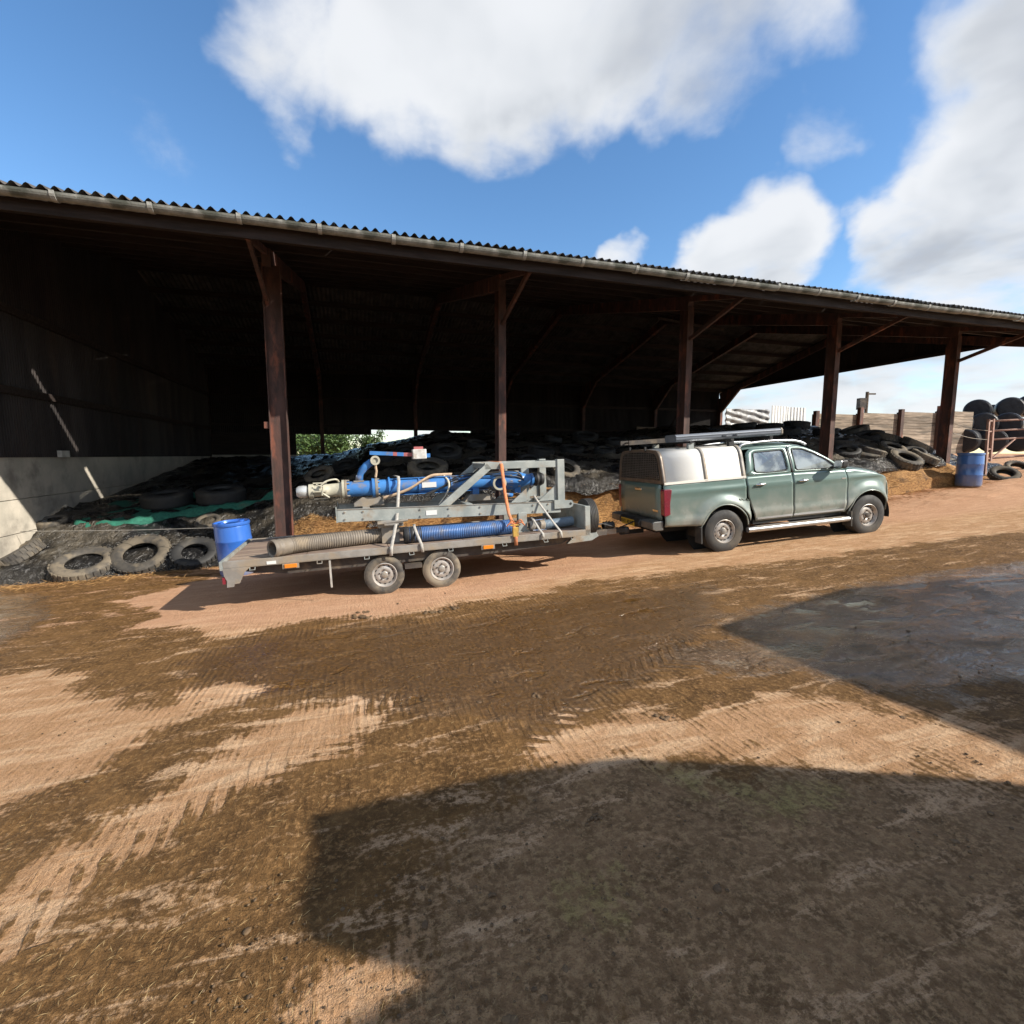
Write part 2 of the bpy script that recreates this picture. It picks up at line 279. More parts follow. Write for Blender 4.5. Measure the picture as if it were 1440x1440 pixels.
# ------------------------------------------------------------------ mesh helpers
class MB:
    def __init__(s): s.v = []; s.f = []
    def add(s, vs, fs):
        k = len(s.v); s.v += [tuple(v) for v in vs]; s.f += [tuple(i + k for i in f) for f in fs]; return s
    def box(s, x0, x1, y0, y1, z0, z1, M=None):
        vs = [Vector((x, y, z)) for z in (z0, z1) for y in (y0, y1) for x in (x0, x1)]
        if M: vs = [M @ v for v in vs]
        return s.add(vs, [(0, 2, 3, 1), (4, 5, 7, 6), (0, 1, 5, 4), (2, 6, 7, 3), (0, 4, 6, 2), (1, 3, 7, 5)])
    def bar(s, a, b, w, h, up=(0, 0, 1)):                 # rectangular bar from a to b
        a = Vector(a); b = Vector(b); d = b - a; L = d.length; d.normalize(); up = Vector(up)
        y = up.cross(d)
        if y.length < 1e-4: y = Vector((0, 1, 0)).cross(d)
        y.normalize(); z = d.cross(y)
        M = Matrix(((d.x, y.x, z.x, a.x), (d.y, y.y, z.y, a.y), (d.z, y.z, z.z, a.z), (0, 0, 0, 1)))
        return s.box(0, L, -w / 2, w / 2, -h / 2, h / 2, M)
    def tube(s, pts, r, n=10, caps=True, inner=None):
        pts = [Vector(p) for p in pts]; rs = r if isinstance(r, (list, tuple)) else [r] * len(pts); rings = []
        ref = Vector((0, 0, 1)); k = len(s.v); prev = None
        for i, p in enumerate(pts):
            d = (pts[min(i + 1, len(pts) - 1)] - pts[max(i - 1, 0)])
            if d.length < 1e-6: d = prev or Vector((1, 0, 0))
            d = d.normalized(); prev = d
            rf = ref if abs(d.dot(ref)) < .95 else Vector((0, 1, 0)); a = rf.cross(d).normalized(); b = d.cross(a)
            s.v += [tuple(p + (a * math.cos(t) + b * math.sin(t)) * rs[i]) for t in [2 * math.pi * j / n for j in range(n)]]
        for i in range(len(pts) - 1):
            for j in range(n): s.f.append((k + i * n + j, k + i * n + (j + 1) % n, k + (i + 1) * n + (j + 1) % n, k + (i + 1) * n + j))
        if caps: s.f.append(tuple(k + j for j in range(n))[::-1]); s.f.append(tuple(k + (len(pts) - 1) * n + j for j in range(n)))
        return s
    def lathe(s, prof, n=32, axis='y', c=(0, 0, 0), M=None):   # prof: (radius, along)
        k = len(s.v); c = Vector(c)
        for (r, h) in prof:
            for j in range(n):
                t = 2 * math.pi * j / n; a, b = r * math.cos(t), r * math.sin(t)
                p = Vector((a, h, b)) if axis == 'y' else Vector((h, a, b)) if axis == 'x' else Vector((a, b, h))
                p = p + c; s.v.append(tuple(M @ p if M else p))
        for i in range(len(prof) - 1):
            for j in range(n): s.f.append((k + i * n + j, k + i * n + (j + 1) % n, k + (i + 1) * n + (j + 1) % n, k + (i + 1) * n + j))
        return s
    def prism(s, poly, d0, d1, plane='xz'):               # polygon pushed through a thickness
        n = len(poly)
        def P(p, d): return (p[0], d, p[1]) if plane == 'xz' else (d, p[0], p[1]) if plane == 'yz' else (p[0], p[1], d)
        return s.add([P(p, d0) for p in poly] + [P(p, d1) for p in poly], [tuple(range(n)), tuple(range(2 * n - 1, n - 1, -1))] + [(i, (i + 1) % n, n + (i + 1) % n, n + i) for i in range(n)])
    def grid(s, rows):                                     # rows of points
        k = len(s.v); m = len(rows[0])
        for r in rows: s.v += [tuple(p) for p in r]
        for i in range(len(rows) - 1):
            for j in range(m - 1): s.f.append((k + i * m + j, k + i * m + j + 1, k + (i + 1) * m + j + 1, k + (i + 1) * m + j))
        return s
    def mesh(s, name, smooth=False, fix=True):
        me = bpy.data.meshes.new(name); me.from_pydata(s.v, [], s.f); me.update()
        if fix:
            bm = bmesh.new(); bm.from_mesh(me); bmesh.ops.recalc_face_normals(bm, faces=bm.faces); bm.to_mesh(me); bm.free()
        if smooth: me.shade_smooth() if hasattr(me, 'shade_smooth') else None
        return me
    def build(s, name, m, parent=None, smooth=False, bevel=0, solid=0, auto=None, fix=True):
        me = s.mesh(name, smooth, fix)
        if smooth and auto is not None and hasattr(me, 'set_sharp_from_angle'): me.set_sharp_from_angle(angle=math.radians(auto))
        return link(name, me, m, parent, bevel, solid)
def link(name, me, m, parent=None, bevel=0, solid=0):
    if m and not me.materials: me.materials.append(m)
    o = bpy.data.objects.new(name, me); COL.objects.link(o)
    if parent: o.parent = parent
    if solid: k = o.modifiers.new('solid', 'SOLIDIFY'); k.thickness = solid; k.offset = -1
    if bevel: k = o.modifiers.new('bevel', 'BEVEL'); k.width = bevel; k.segments = 2; k.limit_method = 'ANGLE'
    return o
def tag(o, label, cat, group=None, kind=None):
    if label: o['label'] = label
    if cat: o['category'] = cat
    if group: o['group'] = group
    if kind: o['kind'] = kind
    return o
def thing(name, label, cat, M=None, group=None):
    o = bpy.data.objects.new(name, None); COL.objects.link(o); o.empty_display_size = .2
    if M is not None: o.matrix_world = M
    return tag(o, label, cat, group)
def curve(pts, n=8):                                       # smooth path through points
    pts = [Vector(p) for p in pts]; out = []
    for i in range(len(pts) - 1):
        p0 = pts[max(i - 1, 0)]; p1 = pts[i]; p2 = pts[i + 1]; p3 = pts[min(i + 2, len(pts) - 1)]
        for k in range(n):
            t = k / n; out.append(.5 * ((2 * p1) + (p2 - p0) * t + (2 * p0 - 5 * p1 + 4 * p2 - p3) * t * t + (3 * p1 - p0 - 3 * p2 + p3) * t ** 3))
    return out + [pts[-1]]
def gridmesh(name, X, Y, Z, attrs=None, smooth=True):
    n, m = X.shape; co = np.stack([X, Y, Z], -1).reshape(-1, 3).astype(np.float32)
    idx = np.arange(n * m).reshape(n, m); q = np.stack([idx[:-1, :-1], idx[1:, :-1], idx[1:, 1:], idx[:-1, 1:]], -1).reshape(-1, 4)
    me = bpy.data.meshes.new(name); me.vertices.add(len(co)); me.vertices.foreach_set('co', co.ravel())
    me.loops.add(q.size); me.loops.foreach_set('vertex_index', q.ravel().astype(np.int32))
    me.polygons.add(len(q)); me.polygons.foreach_set('loop_start', np.arange(0, q.size, 4, dtype=np.int32)); me.polygons.foreach_set('loop_total', np.full(len(q), 4, np.int32))
    me.update(calc_edges=True); me.validate()
    for k, v in (attrs or {}).items():
        a = me.attributes.new(k, 'FLOAT', 'POINT'); a.data.foreach_set('value', v.ravel().astype(np.float32))
    if smooth: me.polygons.foreach_set('use_smooth', np.ones(len(q), bool))
    return me

# ------------------------------------------------------------------ ground
def poly_sq(pts):
    out = []
    for p in pts:
        g = ground_at(*p); out.append(SQ(g))
    return np.array(out)
def sdist(S, Q, poly):                                     # signed distance, positive inside
    d = np.full(S.shape, 1e9); ins = np.zeros(S.shape, bool); n = len(poly)
    for i in range(n):
        a = poly[i]; b = poly[(i + 1) % n]; e = b - a; L = e @ e + 1e-12
        t = np.clip(((S - a[0]) * e[0] + (Q - a[1]) * e[1]) / L, 0, 1)
        d = np.minimum(d, np.hypot(S - a[0] - t * e[0], Q - a[1] - t * e[1]))
        c = ((a[1] > Q) != (b[1] > Q)) & (S < (b[0] - a[0]) * (Q - a[1]) / (b[1] - a[1] + 1e-12) + a[0]); ins ^= c
    return np.where(ins, d, -d)
def axis(segs):
    out = []
    for a, b, st in segs: out += list(np.arange(a, b, st))
    return np.array(out + [segs[-1][1]])
sx = axis([(-900, -60, 120), (-60, -14, 6), (-14, -7, .5), (-7, 12, .055), (12, 24, .14), (24, 60, 3), (60, 900, 120)])
qx = axis([(-900, -60, 120), (-60, -6, 5), (-6, 0, .5), (0, 11.2, .055), (11.2, 30, 1.2), (30, 60, 5), (60, 1200, 110)])
S, Q = np.meshgrid(sx, qx, indexing='ij')
dry_tongue = poly_sq([(190, 885), (240, 887), (300, 899), (335, 893), (450, 871), (600, 862), (640, 852), (700, 845), (760, 838), (800, 822), (900, 813), (1000, 800), (1200, 778), (1330, 762), (1440, 749)])
dry_tongue = np.vstack([dry_tongue, [[60, 9], [60, 30], [-60, 30], [-60, 14]], poly_sq([(30, 800), (130, 815), (255, 803), (300, 808), (250, 826), (165, 846), (215, 866)])])
dryA = poly_sq([(-300, 950), (0, 945), (60, 940), (135, 943), (138, 972), (190, 978), (240, 985), (262, 958), (300, 958), (345, 956), (372, 966), (330, 985), (250, 1020), (150, 1080), (60, 1120), (0, 1150), (-300, 1280)])
dryB = poly_sq([(430, 984), (520, 985), (560, 1012), (490, 1060), (400, 1095), (330, 1130), (230, 1195), (150, 1255), (60, 1330), (0, 1375), (-150, 1500), (-250, 1440), (0, 1290), (150, 1172), (250, 1090), (350, 1022)])
dryC = poly_sq([(735, 1068), (800, 1010), (880, 990), (960, 993), (1060, 985), (1150, 975), (1230, 985), (1440, 1030), (1700, 1090), (1700, 1200), (1440, 1115), (1300, 1095), (1080, 1078), (880, 1072)])
dryD = poly_sq([(455, 1345), (640, 1330), (600, 1400), (560, 1440), (520, 1600), (380, 1600), (420, 1440)])
pudd = poly_sq([(905, 930), (935, 905), (1030, 900), (1010, 878), (1100, 845), (1250, 812), (1440, 790), (1800, 775), (1900, 1000), (1440, 960), (1330, 985), (1180, 968), (1090, 950), (1000, 945)])
puddL = poly_sq([(-200, 830), (0, 826), (60, 840), (70, 868), (0, 905), (-200, 915)])
puddM = poly_sq([(560, 915), (620, 900), (720, 925), (690, 985), (600, 1008), (520, 985), (470, 950)])
algA = poly_sq([(920, 1085), (1010, 1083), (1100, 1100), (1190, 1118), (1160, 1145), (1060, 1150), (990, 1130)])
algB = poly_sq([(740, 1250), (850, 1230), (910, 1290), (900, 1350), (830, 1330)])
wetB = poly_sq([(260, 935), (330, 900), (480, 880), (640, 870), (800, 840), (1000, 820), (1010, 880), (880, 985), (760, 1045), (640, 1010), (560, 1005), (420, 980), (260, 985)])
shade_lift = sdist(S, Q, poly_sq([(690, 1095), (880, 1072), (1100, 1080), (1440, 1112), (1800, 1150), (1900, 1500), (1440, 1700), (500, 1600), (520, 1400), (600, 1230)]))  # dry manure tone laid along the foreground cast shadow to lighten its shade
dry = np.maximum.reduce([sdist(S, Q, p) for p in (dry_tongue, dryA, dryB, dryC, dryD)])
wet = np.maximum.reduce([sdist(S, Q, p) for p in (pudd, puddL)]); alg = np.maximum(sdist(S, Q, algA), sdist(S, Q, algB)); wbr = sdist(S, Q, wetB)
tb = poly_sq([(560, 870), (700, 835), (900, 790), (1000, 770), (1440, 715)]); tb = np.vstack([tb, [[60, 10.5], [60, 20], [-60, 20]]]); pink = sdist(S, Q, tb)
def track(pts):
    P_ = poly_sq(pts); best = np.full(S.shape, 9.); al = np.zeros(S.shape); ac = 0.
    for a, b in zip(P_[:-1], P_[1:]):
        e_ = b - a; L = math.hypot(*e_); e_ = e_ / L; t_ = np.clip((S - a[0]) * e_[0] + (Q - a[1]) * e_[1], 0, L); d = np.hypot(S - a[0] - t_ * e_[0], Q - a[1] - t_ * e_[1]); sgn = np.sign((S - a[0]) * e_[1] - (Q - a[1]) * e_[0])
        m_ = d < np.abs(best); best = np.where(m_, d * sgn, best); al = np.where(m_, ac + (S - a[0]) * e_[0] + (Q - a[1]) * e_[1], al); ac += L
    return np.clip(best, -3, 3), al
tA, lA = track([(1300, 850), (1010, 905), (870, 960), (720, 1035), (560, 1115), (330, 1245), (60, 1435)])
tB, lB = track([(760, 905), (560, 990), (400, 1080), (200, 1215), (0, 1365)])
near = (S > -7.5) & (S < 13) & (Q > -.5) & (Q < 11.5)
lump = fbmn(S * 3.1, Q * 3.1, 4, 21) * .035 + fbmn(S * 11, Q * 11, 3, 31) * .018
Z = G(S, Q) + np.where(near, lump * (1 - .75 * sstep(dry, -.05, .1)) * (1 - .9 * sstep(wet, -.2, .1)), 0)
Z = Z + np.where((S > 8) & (S < 22) & (Q > 8), .10 * fbmn(S * 2.3, Q * 2.3, 4, 51), 0)
me = gridmesh('ground', S, Q, Z, {'dry': np.clip(dry, -3, 3), 'wet': np.clip(wet, -3, 3), 'alg': np.clip(alg, -3, 3), 'wbr': np.clip(wbr, -3, 3), 'pink': np.clip(pink, -3, 3), 'shade_lift': np.clip(shade_lift, -3, 3), 'ta': tA, 'la': lA, 'tb': tB, 'lb': lB})
def ground_mat():
    t = NT('farmyard_concrete')
    n0 = t.noise(1.3, 6, .62, dist=.3); n1 = t.noise(6, 7, .68, dist=.4); n2 = t.noise(32, 5, .72); n3 = t.noise(140, 3, .7)
    ns = t.noise(3.0, 7, .70, t.vec((.5, 2.0, 1), rot=(0, 0, .55)), .6); nr = t.noise(7, 4, .7, t.vec((3.2, .35, 1)), .3)
    w = t.n('ShaderNodeTexWave', wave_type='BANDS', bands_direction='X'); w.inputs['Scale'].default_value = 6.2; w.inputs['Distortion'].default_value = 1.8; w.inputs['Detail'].default_value = 3; w.inputs['Detail Scale'].default_value = 1.5; w.inputs['Detail Roughness'].default_value = .7
    t.l(t.vec((1, .22, 1)), w.inputs['Vector']); wave = t.math('MULTIPLY', w.outputs['Fac'], t.math('MULTIPLY', t.mr(nr, .36, .60), t.mr(t.attr('pink'), -.2, .6, 1, .35)))
    def sub(v, k): return t.math('MULTIPLY', t.math('SUBTRACT', v, .5), k)
    rag = t.math('ADD', sub(n1, .75), sub(n0, .9)); rag = t.math('ADD', rag, sub(n2, .42)); rag = t.math('ADD', rag, t.math('MULTIPLY', wave, -.10)); rag = t.math('ADD', rag, sub(ns, .5))
    lug = None
    for ta, la in (('ta', 'la'), ('tb', 'lb')):
        a_ = t.attr(ta); ab = t.math('ABSOLUTE', a_); ph = t.math('ADD', t.math('MULTIPLY', t.attr(la), 52.), t.math('MULTIPLY', ab, 46.)); ph = t.math('ADD', ph, t.math('MULTIPLY', t.math('SIGN', a_), .8)); ph = t.math('ADD', ph, sub(n1, 3.0))
        lg = t.math('MULTIPLY', t.mr(t.math('SINE', ph), -.15, .45), t.math('MULTIPLY', t.mr(ab, .26, .20), t.mr(n0, .42, .62))); lug = lg if lug is None else t.math('MAXIMUM', lug, lg)
    rag = t.math('ADD', rag, t.math('MULTIPLY', lug, -.20))
    dryf = t.mr(t.math('ADD', t.attr('dry'), rag), -.06, .10)
    scuff = t.math('MULTIPLY', t.mr(t.math('ADD', ns, sub(n2, .6)), .53, .68), t.mr(t.attr('wbr'), -.2, .2, .85, .10))
    dryf = t.math('MAXIMUM', dryf, t.math('MULTIPLY', scuff, t.math('SUBTRACT', 1, t.math('MULTIPLY', lug, .8))))
    wetf = t.mr(t.math('ADD', t.attr('wet'), t.math('MULTIPLY', rag, .8)), -.12, .22)
    wbr = t.mr(t.math('ADD', t.attr('wbr'), t.math('MULTIPLY', rag, .9)), -.2, .25)
    algf = t.math('MULTIPLY', t.mr(t.math('ADD', t.attr('alg'), t.math('MULTIPLY', rag, .9)), -.1, .25), t.mr(n2, .3, .6, .3, 1))
    cd_ = t.mix(t.mr(n1, .32, .68), (.58, .345, .19), (.44, .245, .12)); cd_ = t.mix(t.mr(ns, .45, .65), cd_, (.68, .45, .27)); cd_ = t.mix(t.mr(n2, .50, .72, 0, .65), cd_, (.25, .135, .06))
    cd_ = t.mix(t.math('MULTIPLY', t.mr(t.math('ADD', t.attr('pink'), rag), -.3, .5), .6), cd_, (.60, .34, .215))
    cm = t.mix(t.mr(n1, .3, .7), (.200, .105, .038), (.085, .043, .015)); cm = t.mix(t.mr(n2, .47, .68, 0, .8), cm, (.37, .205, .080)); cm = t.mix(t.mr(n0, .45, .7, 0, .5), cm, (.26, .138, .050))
    cm = t.mix(t.math('MULTIPLY', t.mr(t.math('ADD', t.attr('shade_lift'), rag), -.08, .12), .80), cm, t.mix(t.mr(n2, .42, .64), t.mix(t.mr(n1, .3, .68), (.36, .215, .115), (.17, .098, .048)), (.45, .29, .155)))  # paler mud colour lifts the shaded foreground
    cm = t.mix(t.math('MULTIPLY', wbr, .85), cm, t.mix(t.mr(n2, .4, .68), (.055, .024, .004), (.145, .068, .013)))
    c = t.mix(dryf, cm, cd_); c = t.mix(t.math('MULTIPLY', algf, .75), c, (.40, .32, .115)); wetf = t.math('MULTIPLY', wetf, t.mr(n0, .30, .55, .35, 1)); c = t.mix(t.math('MULTIPLY', wetf, .75), c, t.mix(t.mr(n2, .4, .65), (.060, .040, .025), (.15, .10, .062)))
    c = t.mix(t.mr(n3, .56, .76, 0, .55), c, t.mix(dryf, (.30, .205, .10), (.62, .46, .28))); c = t.mix(t.mr(n3, .46, .30, 0, .6), c, (.09, .052, .022))
    t.put(t.b.inputs['Base Color'], c)
    r = t.mr(dryf, 0, 1, .66, .92); r = t.math('SUBTRACT', r, t.math('MULTIPLY', wbr, t.mr(n1, .35, .65, .46, .22))); r = t.math('SUBTRACT', r, t.math('MULTIPLY', wetf, t.mr(n2, .40, .66, .60, .46)))
    npl = t.noise(2.6, 4, .55, t.vec((.7, 1.5, 1)), .4)
    pool = t.math('MAXIMUM', t.math('MULTIPLY', wetf, t.mr(npl, .44, .54)), t.math('MULTIPLY', wbr, t.mr(npl, .58, .64)))
    r = t.math('SUBTRACT', t.math('MAXIMUM', r, .10), t.math('MULTIPLY', pool, .5))
    t.put(t.b.inputs['Roughness'], t.math('MAXIMUM', r, .045)); t.put(t.b.inputs['Specular IOR Level'], t.mr(t.math('MAXIMUM', wetf, wbr), 0, 1, .12, .5))
    h = t.math('ADD', t.math('MULTIPLY', wave, .18), t.math('MULTIPLY', lug, .30)); h = t.math('ADD', h, t.math('MULTIPLY', n1, 1.0)); h = t.math('ADD', h, t.math('MULTIPLY', n2, 1.05)); h = t.math('ADD', h, t.math('MULTIPLY', n3, .55)); h = t.math('SUBTRACT', h, t.math('MULTIPLY', dryf, .30))
    h = t.math('MULTIPLY', h, t.math('SUBTRACT', 1, t.math('MAXIMUM', t.math('MULTIPLY', wetf, .62), t.math('MULTIPLY', wbr, .45))))
    h = t.math('MULTIPLY', h, t.math('SUBTRACT', 1, t.math('MULTIPLY', pool, .86)))
    t.bump(h, 1.0, .027); return t.m
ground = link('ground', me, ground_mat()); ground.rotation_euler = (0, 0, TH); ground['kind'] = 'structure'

# ------------------------------------------------------------------ barn
QP = 10.4; QB = 25.6; OV = 2.1; S0, S1 = -6.1, 21.5; ZE = 5.05; TANP = .242; QG = QP - OV; QR = 18.0
ZR = ZE + (QR - QG) * TANP
def roofz(q): return ZE + (q - QG) * TANP if q <= QR else ZR - (q - QR) * TANP
barn = thing('barn', 'long open-fronted farm barn with rusty steel posts and corrugated roof over the silage', 'barn', MB_BARN)
posts_s = [-1.56 + 4.6 * i for i in range(-1, 6)]; posts_s[1] = -1.37
def ibeam(mb, cx, cy, z0, z1, w, d, tf=.016, tw=.012, rot=False):
    if not rot:
        mb.box(cx - w / 2, cx + w / 2, cy - d / 2, cy - d / 2 + tf, z0, z1); mb.box(cx - w / 2, cx + w / 2, cy + d / 2 - tf, cy + d / 2, z0, z1); mb.box(cx - tw / 2, cx + tw / 2, cy - d / 2 + tf, cy + d / 2 - tf, z0, z1)
    else:
        mb.box(cx - d / 2, cx - d / 2 + tf, cy - w / 2, cy + w / 2, z0, z1); mb.box(cx + d / 2 - tf, cx + d / 2, cy - w / 2, cy + w / 2, z0, z1); mb.box(cx - d / 2 + tf, cx + d / 2 - tf, cy - tw / 2, cy + tw / 2, z0, z1)
for i, s in enumerate(posts_s):
    zt = roofz(QP) - .42; zb = float(G(s, QP)) - .3
    b = MB()
    if i == 1: ibeam(b, s + .06, QP, zb, zt, .18, .31, rot=True)
    else: ibeam(b, s, QP, zb, zt, .16, .30)
    post = b.build('post', M_rust, barn)
    if i == 1: p = MB(); p.box(s - .19, s - .115, QP - .06, QP + .06, 2.2, 2.32); p.build('bracket_plate', M_rust, post)
    b = MB(); b.bar((s, QP - .165, 4.42), (s, QG + .16, roofz(QG + .16) - .16), .06, .085); b.build('brace', M_rust, barn)
    b = MB(); ibeam(b, s, QB, float(G(s, QB)) - .3, roofz(QB) - .42, .16, .3); b.build('post', M_rust, barn)
    b = MB(); b.bar((s, QG + .20, roofz(QG + .20) - .205), (s, QP, roofz(QP) - .205), .07, .11); b.build('outrigger', M_rust, barn)
    for (qa, qb, up) in ((QP - .14, QR, 1), (QB, QR, 1)):
        b = MB(); a = Vector((s, qa, roofz(qa) - .30)); c = Vector((s, qb, roofz(qb) - .30)); b.bar(a, c, .15, .3); b.build('rafter', M_rust, barn)
    for (qa, qb) in ((QB - .16, QB - 1.6),):
        b = MB(); b.prism([(qa, roofz(qa) - .46), (qb, roofz(qb) - .46), (qa, roofz(qa) - 1.3)], s - .06, s + .06, 'yz'); b.build('haunch', M_rust, barn)
# sheets of the roof
def corrugated(name, width, length, pitch, amp, cols=6, square=False):
    n = int(round(width / pitch)) * cols; xs = [width * i / n for i in range(n + 1)]
    zs = [amp * math.cos(2 * math.pi * x / pitch) for x in xs]
    if square: zs = [max(-amp, min(amp, z * 1.8)) for z in zs]
    b = MB(); b.grid([[(x, 0, z) for x, z in zip(xs, zs)], [(x, length, z) for x, z in zip(xs, zs)]]); return b.mesh(name, True, False)
PW = 7 * .146
ang = math.atan(TANP); cosA = math.cos(ang)
LF = (QR - QG + .12) / cosA; rowsF = 4; RL = LF / rowsF + .12
me_r = corrugated('roof_sheet', PW, RL, .146, .030); me_rs = corrugated('roof_sheet_short', PW, RL - .22, .146, .030); me_rb = corrugated('roof_sheet_back', PW, 2.85, .146, .030)
for me_ in (me_r, me_rs, me_rb): me_.materials.append(M_fibre)
ncol = int((S1 + .6 - (S0 - 1.2)) / PW) + 1; sA = S0 - 1.2
for i in range(ncol):
    for r in range(rowsF):
        q = QG - .10 + r * (LF / rowsF) * cosA; z = roofz(QG) + (q - QG) * TANP + .05 + r * .012
        slit = r == 0 and -3.3 < sA + i * PW < 1.2
        o = link('roof_sheet', me_rs if slit else me_r, None, barn); o.location = (sA + i * PW, q + (random.uniform(-.025, .01) if r == 0 else 0), z + random.uniform(.0, .003)); o.rotation_euler = (ang, random.uniform(-.002, .002), 0)
    for r in range(3):
        q = QR + .1 + r * 2.62; z = ZR + .07 - (q - QR) * TANP - r * .012
        o = link('roof_sheet', me_rb, None, barn); o.location = (sA + i * PW, q, z); o.rotation_euler = (-ang, 0, 0)
# purlins
for q in [QG + .12, QG + 1.1, 10.55, 11.8, 13.05, 14.3, 15.55, 16.8, 17.85]:
    b = MB(); b.box(S0 - 1.0, S1 + .3, q - .035, q + .035, roofz(q) - .15, roofz(q) + .012); b.build('purlin', M_purlin, barn)
for q in [18.2, 19.4, 20.6, 21.8, 23.0, 24.2, 25.3]:
    b = MB(); b.box(S0 - 1.0, S1 + .3, q - .035, q + .035, roofz(q) - .15, roofz(q) + .022); b.build('purlin', M_purlin, barn)
b = MB(); b.box(S0 - 1.0, S1 + .3, QG + .02, QG + .05, ZE - .26, ZE - .02); b.build('fascia_board', M_purlin, barn)
# gutter
gl = 1.05; ng = int((S1 + .6 - sA) / gl)
GR = .085
prof = [(math.cos(t) * GR, math.sin(t) * GR) for t in [math.pi + math.pi * j / 10 for j in range(11)]]
pin = [(x * .86, y * .86 + .001) for x, y in prof[::-1]]
b = MB(); b.prism(prof + pin, .004, gl - .004, 'yz'); me_g = b.mesh('gutter_section', False)
b = MB(); pr2 = [(x * 1.13, y * 1.13 + (.012 if abs(y) < 1e-6 else 0)) for x, y in prof]; b.prism(pr2 + [(x * .995, y * .995) for x, y in prof[::-1]], -.028, .028, 'yz'); me_c = b.mesh('gutter_joint', False)
me_g.materials.append(M_gutter); me_c.materials.append(mat('joint_lime', (.40, .40, .37), (.24, .24, .22), .8, 0, 8, .3, 40))
for i in range(ng):
    o = link('gutter_section', me_g, None, barn); o.location = (sA - .40 + i * gl, QG - .11 + random.uniform(-.004, .004), ZE - .045 + .012 * math.sin(i * 1.3) + random.uniform(-.006, .006)); o.rotation_euler = (0, random.uniform(-.006, .006), 0)
    k = link('gutter_joint', me_c, None, o); k.location = (0, 0, 0)
# left gable: concrete panels and dark sheets
for r in range(5):
    q0 = QP - .6 + r * 3.2
    for (z0, z1) in ((-1.4, .22), (.235, .86), (.875, 1.70)):
        b = MB(); b.box(S0 - .18, S0, q0 + .004, q0 + 3.196, z0, z1); b.build('concrete_panel', M_conc, barn)
b = MB(); b.box(S0 + .05, S0 + .14, 13.2, 13.5, 1.66, 1.80); b.build('wall_block', mat('pale_block', (.6, .58, .53)), barn)
def wall_sheets(parent, make, a, b, w, zb, zt_f):
    k = a
    while k < b - .05:
        make(k, min(w, b - k), zb, zt_f); k += w
def gable_sheet(s, q0, w, zb, m=M_clad, dz=0):
    n = 13; xs = [w * i / (n * 4) for i in range(n * 4 + 1)]; lo = []; hi = []
    for i, x in enumerate(xs):
        d = (.018, .018, -.018, -.018)[i % 4]; lo.append((s + d, q0 + x, zb)); hi.append((s + d, q0 + x, roofz(q0 + x) + .03 - dz))
    b = MB(); b.grid([lo, hi]); return b.build('cladding_sheet', m, barn, fix=False)
q = QG + .2
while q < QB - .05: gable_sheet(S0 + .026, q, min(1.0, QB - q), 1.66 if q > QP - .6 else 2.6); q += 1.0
for z in (2.9, 4.4): b = MB(); b.box(S0 + .045, S0 + .11, QP, QB, z - .07, z + .07); b.build('sheeting_rail', M_purlin, barn)
# right gable: sheeting hangs from the rafter down to post-top height
q = QG + .9
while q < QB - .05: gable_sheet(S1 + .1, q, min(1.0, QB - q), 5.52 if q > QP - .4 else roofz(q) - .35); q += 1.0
b = MB(); b.box(S1 + .0, S1 + .07, QP - .4, QB, 5.48, 5.60); b.build('sheeting_rail', M_purlin, barn)
# back wall
k = S0
while k < S1 - .05:
    w = min(1.0, S1 - k); zb = 2.70 if k < 0.6 else 2.95 if k < 5.5 else 2.45; n = 13; lo = []; hi = []
    for i in range(n * 4 + 1):
        d = (.018, .018, -.018, -.018)[i % 4]; x = k + w * i / (n * 4); lo.append((x, QB + .2 + d, zb)); hi.append((x, QB + .2 + d, roofz(QB + .2) + .04))
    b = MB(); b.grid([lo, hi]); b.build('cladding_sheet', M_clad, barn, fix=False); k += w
MB().box(S0 - .15, S0 + .02, QB - .02, QB + .25, -1.0, roofz(QB)).build('corner_post', M_rust, barn)
for (a, c) in ((S0, S0 + 2.0), (S0 + 2.004, S0 + 3.55)):
    b = MB(); b.box(a, c, QB + .02, QB + .17, -1.0, 1.72); b.build('concrete_panel', M_conc, barn)
    b = MB(); b.box(a, c + (.02 if a == S0 else 0), QB + .171 + (.02 if a == S0 else 0), QB + .19 + (.02 if a == S0 else 0), 1.5, 2.75); b.build('back_board', M_purlin, barn)
for z in (3.1, 4.4): b = MB(); b.box(S0, S1, QB + .1, QB + .17, z - .06, z + .06); b.build('sheeting_rail', M_purlin, barn)
for (sa, qa, za, sb, qb, zb) in ((7.9, 12.0, 5.35, 10.2, 12.2, 5.25), (17.2, 22, 6.2, 17.6, 25.2, 3.2)):
    b = MB(); b.bar((sa, qa, za), (sb, qb, zb), .05, .05); b.build('tie_rod', M_purlin, barn)
# timber retaining walls beyond the heap
tw = thing('plank_wall', 'weathered plank retaining wall on posts beyond the right end of the barn', 'wall', MB_BARN)
for k in range(4):
    a = 20.3 + k * 2.7; dz = (.0, .10, .22, .34)[k]
    b = MB(); b.box(a - .10, a + .10, 17.78, 17.95, .8, 3.72 + dz + .12 * (k % 2)); b.build('wall_post', M_rust, tw)
    for r in range(9):
        z0 = 1.15 + dz + r * .275; b = MB(); b.box(a + .004, a + 2.696, 17.96, 18.03 + .01 * random.random(), z0 + .006 * random.random(), z0 + .269 - .008 * random.random()); b.build('plank', M_plank, tw, bevel=.006)
    MB().box(a + .01, a + 2.69, 18.06, 18.10, 1.0 + dz, 3.58 + dz).build('backing_board', M_purlin, tw)
bw_ = thing('plank_wall', 'plank wall closing the back corner of the barn behind the truck roof', 'wall', MB_BARN)
